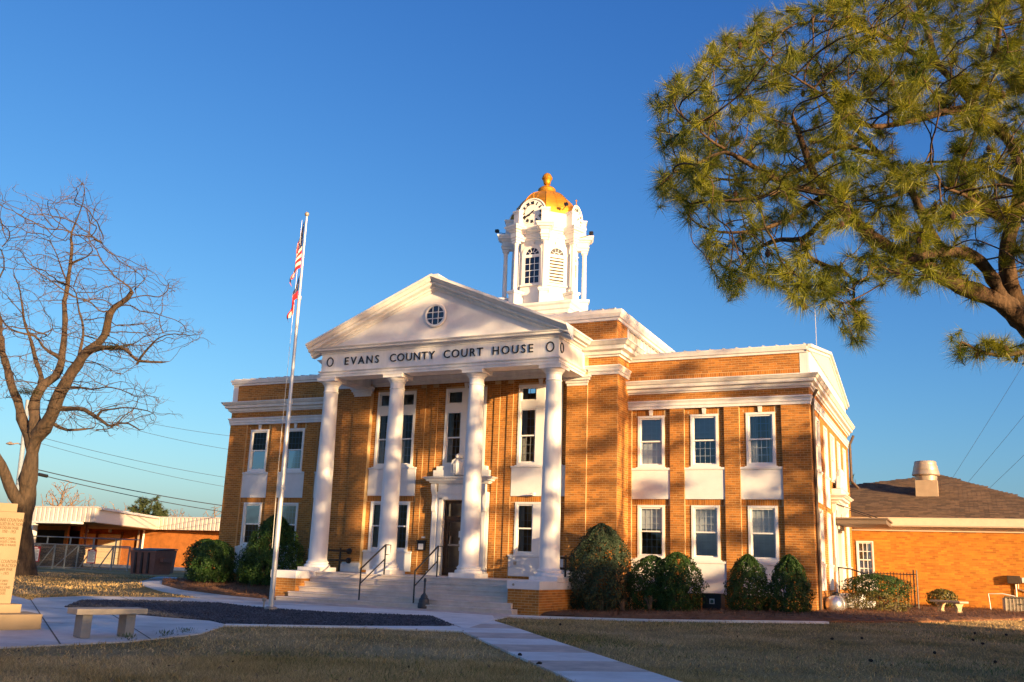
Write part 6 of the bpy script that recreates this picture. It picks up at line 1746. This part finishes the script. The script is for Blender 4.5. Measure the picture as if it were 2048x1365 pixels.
me = raw_mesh('cones', np.array(cn_.v), np.array([f for f in cn_.f if len(f) == 4]), mat('old_cone', (.055, .026, .014), .9)); link('cones', me, pine, kind='stuff')

def far_pine(base, h, crown_fn, nattr, lab, name='pine_tree', needles=34, ln=.30, w=.016, cat='tree', D=.28, dk=.42, group=None, dense=0.0):
    base = np.array(base, float); t = thing(name, tuple(base), lab, cat, group)
    top = base + np.array([.3, .2, h]); P, par = chains([[base - np.array([0, 0, .2]), base + np.array([.1, 0, h * .35]), base + np.array([-.05, .1, h * .7]), top]], .3)
    a = crown_fn(nattr, base)
    N, Pp = colonize(P, par, a, D, 4.5, dk, iters=90, maxn=7000, jitter=.25, trop=(0, 0, .05))
    r, kid = radii(N, Pp, .012, 2.3); br = branch_meshes(N, Pp, r, .04, 'trunk', 'branches', M_pinebark, t, 8, 3)
    tips = [(N[i], N[i] - N[Pp[i]]) for i in np.where(kid == 0)[0] if Pp[i] >= 0 and N[i][2] > base[2] + h * .2]
    for i in range(len(P), len(N)):
        if dense and kid[i] and random.random() < dense: tips.append((N[i], N[i] - N[Pp[i]]))
    if needles:
        V, F = needle_mesh(tips, needles, ln, w, .9); link('needles', raw_mesh('needles', V, F, M_needle2), t, kind='stuff')
    return t

def st(s, t): return -math.cos(math.pi / 2 - SUN_AZ) * t + math.cos(SUN_AZ) * s, math.cos(SUN_AZ) * t + math.sin(SUN_AZ) * s
def crown_layers(s0, s1, z0, z1, depth, nc):
    """flat clumps of foliage with gaps between them"""
    def f(n, base):
        out = []; per = max(4, n // nc)
        for _ in range(nc):
            s, z, dd = random.uniform(s0, s1), random.uniform(z0, z1), random.uniform(-depth, depth)
            for _ in range(per):
                x, y = st(s + random.gauss(0, .26), T0 + dd + random.gauss(0, .5)); out.append((x, y, z + random.gauss(0, .13)))
        return np.array(out)
    return f
# unseen pines east of the lawn; the stores and bushy pines are added for shade
T0 = -36; x, y = st(-2.9, T0)
far_pine((x, y, -.8), 15, crown_layers(-5.6, -.6, 4.4, 13.8, 2.4, 112), 112 * 26, 'tall dense pine east of the lawn shading the columns', dense=.8, dk=.3)
T0 = -33; x, y = st(1.8, T0)
far_pine((x, y, -.8), 13, crown_layers(-.4, 4.0, 4.8, 13.4, 1.8, 38), 38 * 20, 'thin crowned pine east of the lawn shading the right wing', dense=.7, dk=.3)
T0 = -30; x, y = st(5.4, T0)
far_pine((x, y, -.8), 10, crown_layers(3.6, 7.4, 3.0, 9.0, 1.6, 58), 58 * 22, 'low spreading pine east of the lawn nearest the courthouse', dense=.7, dk=.3)
T0 = -36  # unseen bushy pair, added to keep the left lawn in shade
s_ = -12.4; x, y = st(s_, T0); far_pine((x, y, -.8), 8.6, crown_layers(s_ - 1.5, s_ + 1.9, -.2, 7.4, 1.5, 115), 115 * 18, 'unseen bushy low pine added for lawn shade, nearer the memorial', dense=.8, dk=.3, w=.010, needles=50)
s_ = -8.6; x, y = st(s_, T0); far_pine((x, y, -.8), 6.4, crown_layers(s_ - 2.3, s_ + 2.2, -.4, 5.3, 1.8, 120), 120 * 16, 'unseen bushy low pine added for lawn shade, nearer the walkway', dense=.8, dk=.3, w=.010, needles=50)
def store(x0, x1, y0, y1, h, lab, flo):  # unseen block, added so its roof line cuts off the low sun
    b = thing('added_shade_store', ((x0 + x1) / 2, (y0 + y1) / 2, -.85), lab, 'building')
    w = MB().box(x0, x1, y0, y1, -1.2, h - .35); w.build('wall', M_redbrick, b)
    MB().box(x0 - .15, x1 + .15, y0 - .15, y1 + .15, h - .349, h).build('parapet', M_white, b)
    for f in range(flo):
        for k in range(int((y1 - y0) // 2.6)):
            yy = y0 + 1.3 + 2.6 * k; z = .2 + 3.4 * f
            wf = MB().box(x0 - .05, x0 - .001, yy - .6, yy + .6, z, z + 1.7).build('window', M_vinyl, b)
            p = MB().box(x0 - .07, x0 - .051, yy - .5, yy + .5, z + .1, z + 1.6).build('pane', M_glassd); adopt(p, wf)
xA = 62
yA = (4.1 - math.cos(SUN_AZ) * xA) / math.sin(SUN_AZ)
store(52, xA, yA - 12.5, yA, 8.0, 'unseen two storey brick store added east of the lawn for shade', 2)
store(52, 64, yA - 52, yA - 12.7, 7.3, 'unseen long single roofed brick store added east of the lawn for shade', 1)

# ---- clipped shrubs round the building
M_leafA = mat('holly_leaf', (.018, .050, .010), .5, col2=(.050, .104, .018), scale=3.5, rand=.28, island=True, spec=.28)
M_leafB = mat('privet_leaf', (.026, .048, .026), .55, col2=(.058, .084, .044), scale=3.5, rand=.28, island=True, spec=.25)
M_leafY = mat('hedge_leaf', (.060, .060, .008), .5, col2=(.15, .125, .018), scale=2.5, rand=.5, island=True)
M_stem = mat('pale_stem', (.13, .095, .06), .9, .25)
def shrub(c, rx, ry, h, n, m, lab, leaf=.045, shape='egg', name='shrub', group=None, stems=True, bite=.35):
    """leaves through the outer shell of an uneven body"""
    c = np.array(c, float); t = thing(name, tuple(c), lab, 'shrub', group)
    u = rng.normal(0, 1, (n, 3)); u /= np.linalg.norm(u, axis=1)[:, None]
    th = np.arctan2(u[:, 1], u[:, 0]); zz = (u[:, 2] + 1) / 2
    lump = 1 + .14 * np.sin(4 * th + 6 * zz + c[0]) * np.sin(9 * zz + 2 * th) + .10 * np.sin(9 * th - 13 * zz + c[1]) + .07 * np.sin(17 * th + 5 * c[0]) * np.sin(23 * zz + 3 * th)
    zz = zz ** (.85 if shape == 'round' else 1.0)
    pk = dict(egg=2.0, cone=1.45, round=2.4)[shape]; zm = dict(egg=.34, cone=.22, round=.45)[shape]
    prof = np.where(zz > zm, np.clip(1 - ((zz - zm) / (1 - zm)) ** pk, 0, 1) ** .62, .80 + .20 * np.sin(zz / zm * np.pi / 2))
    dp = 1 - bite * rng.random(n) ** 2.2
    dp = np.where(rng.random(n) < .03, rng.uniform(1.0, 1.13, n), dp)
    keep = (np.sin(5.1 * th + 8 * zz + c[0]) * np.sin(11 * zz - 3 * th + c[1]) + rng.normal(0, .35, n)) > -.62
    rad = prof * lump * dp
    P = np.stack([c[0] + rx * rad * np.cos(th), c[1] + ry * rad * np.sin(th), c[2] + .05 + h * zz * (.93 + .07 * lump)], -1)
    nrm_ = np.stack([np.cos(th) * (prof + .15), np.sin(th) * (prof + .15), (zz - .35) * 1.3], -1); nrm_ += rng.normal(0, .55, (n, 3)); nrm_ /= np.linalg.norm(nrm_, axis=1)[:, None]
    a = np.cross(nrm_, rng.normal(0, 1, (n, 3))); a /= np.linalg.norm(a, axis=1)[:, None]; b = np.cross(nrm_, a)
    L = leaf * .82 * rng.uniform(.6, 1.3, (n, 1)); W = L * .5
    V = np.stack([P - a * L, P + b * W + nrm_ * L * .25, P + a * L, P - b * W + nrm_ * L * .25], 1)[keep].reshape(-1, 3); n = int(keep.sum())
    link('leaves', raw_mesh('leaves', V, np.arange(4 * n).reshape(-1, 4), m), t, kind='stuff')
    if stems:
        s = MB()
        for k in range(7):
            an = k * .9 + c[0]; r0 = .12 + .05 * (k % 3)
            s.tube([(c[0] + r0 * math.cos(an), c[1] + r0 * math.sin(an), c[2] - .05), (c[0] + rx * .35 * math.cos(an), c[1] + ry * .35 * math.sin(an), c[2] + h * .3), (c[0] + rx * .6 * math.cos(an + .3), c[1] + ry * .6 * math.sin(an + .3), c[2] + h * .6)], [.018, .013, .006], 5)
        s.build('stem', M_stem, t)
    return t
def gb(x, y): return float(gz(x, y)) + .06
shrub((5.12, -1.95, gb(5.12, -1.95)), .93, .85, 2.36, 20000, M_leafB, 'tallest grey green egg shaped shrub right of the porch', .042, 'egg')
shrub((6.55, -1.75, gb(6.55, -1.75)), .62, .60, 1.46, 10000, M_leafA, 'dark clipped shrub just right of the tallest egg shaped shrub', .04, 'round')
shrub((7.33, -1.95, gb(7.33, -1.95)), .66, .62, 1.52, 11500, M_leafA, 'dark clipped shrub left of the utility cabinet', .04, 'egg')
shrub((9.22, -1.9, gb(9.22, -1.9)), .60, .58, 1.42, 11500, M_leafA, 'dark conical shrub right of the utility cabinet', .038, 'cone')
shrub((10.28, -1.85, gb(10.28, -1.85)), .58, .56, 1.42, 11500, M_leafA, 'dark conical shrub by the courthouse corner next to the gas tank', .038, 'cone')
shrub((-10.05, -1.3, gb(-10.05, -1.3)), .70, .66, 1.42, 10000, M_leafA, 'rounded dark shrub at the far left wing corner', .045, 'round')
shrub((-9.22, -1.75, gb(-9.22, -1.75)), .80, .72, 1.40, 11500, M_leafA, 'broad rounded shrub before the lower window of the left wing', .045, 'round')
shrub((-7.72, -1.35, gb(-7.72, -1.35)), .56, .56, 1.36, 8000, M_leafA, 'narrow dark shrub tucked behind the flagpole shrub', .042, 'egg')
shrub((-6.72, -1.7, gb(-6.72, -1.7)), 1.06, .95, 2.30, 22000, M_leafA, 'largest cone shaped holly behind the flagpole', .045, 'cone')
shrub((12.05, 3.1, gb(12.05, 3.1) + .36), .95, .58, .66, 9000, M_leafA, 'low clipped hedge with bare twiggy base by the side door', .032, 'round', 'hedge')
shrub((12.0, 2.85, gb(12, 2.85) - .02), .95, .72, .55, 4200, M_leafY, 'yellowish sprigs under the low hedge by the side door', .035, 'round', 'undergrowth_shrub')
shrub((13.72, 9.9, gb(13.72, 9.9)), .46, .40, .60, 1500, M_leafY, 'small bright green shrub behind the carved bench', .06, 'round')
def sprig(c, h, n, lab, m=M_stem, w=.5):
    s = MB()
    for k in range(n):
        an = random.random() * 6.28; r = random.uniform(.3, 1) * w
        p0 = np.array([c[0] + .04 * math.cos(an), c[1] + .04 * math.sin(an), c[2] - .03]); p2 = np.array([c[0] + r * h * math.cos(an), c[1] + r * h * math.sin(an), c[2] + h * random.uniform(.6, 1)]); p1 = (p0 + p2) / 2 + np.array([0, 0, h * .12])
        s.tube([p0, p1, p2], [.012, .008, .003], 4)
        s.tube([p1, p1 + (p2 - p0) * .4 + rng.normal(0, .07, 3)], [.007, .003], 4)
    o = s.build('bare_twigs', m); tag(o, lab, 'twigs'); return o
for px, py, h, lab in ((1110, 1222, .38, 'bare twig tuft right of the porch pedestal'), (1203, 1222, .32, 'bare twigs under the tallest egg shaped shrub'), (1245, 1218, .28, 'bare twigs at right foot of the tallest egg shaped shrub'), (1300, 1216, .33, 'bare twigs between the egg shrub and clipped shrub'), (500, 1178, .25, 'bare twigs in straw at the left bed')):
    sprig(at(px, py, 1, -2.5), h, 9, lab)
for k, x in enumerate((11.5, 12.5)):
    sprig((x, 2.5, gb(x, 2.5)), .45, 8, 'sunlit bare stems under the low hedge, %s' % ('nearest the gas tank', 'nearest the iron fence')[k])
for px, py, lab in ((255, 1283, 'small weed tuft at plaza edge before the stone bench'), (330, 1275, 'taller weed tuft at plaza edge right of the stone bench'), (372, 1269, 'small weed tuft farthest right along plaza edge')):
    p = G(px, py); n = 60; an = rng.uniform(0, 6.28, n); rr = rng.uniform(0, .16, n); P = np.stack([p[0] + rr * np.cos(an), p[1] + rr * np.sin(an), np.full(n, p[2])], -1)
    hh = rng.uniform(.02, .10, n); d = np.stack([np.cos(an) * .04, np.sin(an) * .04, hh], -1); e = np.stack([-np.sin(an), np.cos(an), 0 * an], -1) * .006
    o = link('weed', raw_mesh('weed', np.stack([P + d - e, P + d * .6, P + d + e, P + d * 1.3], 1).reshape(-1, 3), np.arange(4 * n).reshape(-1, 4), mat('weed_leaf', (.05, .085, .02), .7, .3)), kind='stuff'); tag(o, lab, 'weed')

# ---- distant trees over the roofs
def blob_crown(c, rx, rz, sd=1.0):
    def f(n, base):
        u = rng.normal(0, 1, (n, 3)); u /= np.linalg.norm(u, axis=1)[:, None]; r = rng.random((n, 1)) ** .4
        return np.array(c) + u * r * np.array([rx, rx, rz])
    return f
M_fartwig = mat('far_twig', (.26, .17, .10), .95, .25)
def bare_far(px, pyt, width, dep, lab, n=260):
    b = atd(px, 1100, dep); b[2] = -.9; top = atd(px, pyt, dep); h = top[2] - b[2]; w = width / FPX * dep / 2
    t = thing('distant_tree', tuple(b), lab, 'tree')
    P, par = chains([[b, b + np.array([.1, 0, h * .3]), b + np.array([-.1, .1, h * .55])]], .6)
    a = blob_crown((b[0], b[1], b[2] + h * .66), w, h * .36)(n * 4, b)
    N, Pp = colonize(P, par, a, .4, 9, .5, iters=90, maxn=5000, jitter=.3); r, k = radii(N, Pp, .030, 2.3)
    branch_meshes(N, Pp, r, .12, 'trunk', 'branches', M_fartwig, t, 6, 3)
bare_far(112, 958, 96, 105, 'wide bare tan tree over the store roof right of the oak', 420)
bare_far(165, 985, 44, 110, 'narrower bare tan tree over the store roof', 200)
bare_far(14, 990, 50, 110, 'bare tan tree at left frame edge behind the oak', 160)
bare_far(205, 998, 60, 130, 'faint bare tree left of the distant pine', 150)
bare_far(238, 1000, 36, 120, 'thin bare tree directly beside the distant pine', 120)
bare_far(345, 1014, 70, 130, 'faint low bare tree right of the distant pine', 150)
bare_far(424, 1008, 60, 115, 'bare stubby tree by the left courthouse corner', 180)
def green_far(px, pyt, width, dep, lab, n, hfrac=.36, nm='distant_pine', ln=.5):
    b = atd(px, 1110, dep); b[2] = -.9; top = atd(px, pyt, dep); h = top[2] - b[2]; w = width / FPX * dep / 2
    far_pine(b, h * .98, blob_crown((b[0], b[1], b[2] + h * (1 - hfrac)), w, h * hfrac), n * 5, lab, nm, 46, ln, .035, D=.4, dk=.45, dense=.6)
green_far(286, 992, 78, 95, 'green pine crown with a spiky top over the store roof', 300, .30)
b = atd(288, 986, 95)
green_far(1712, 950, 60, 80, 'round green tree behind the annex roof by the downspout', 260, .4, 'distant_tree')
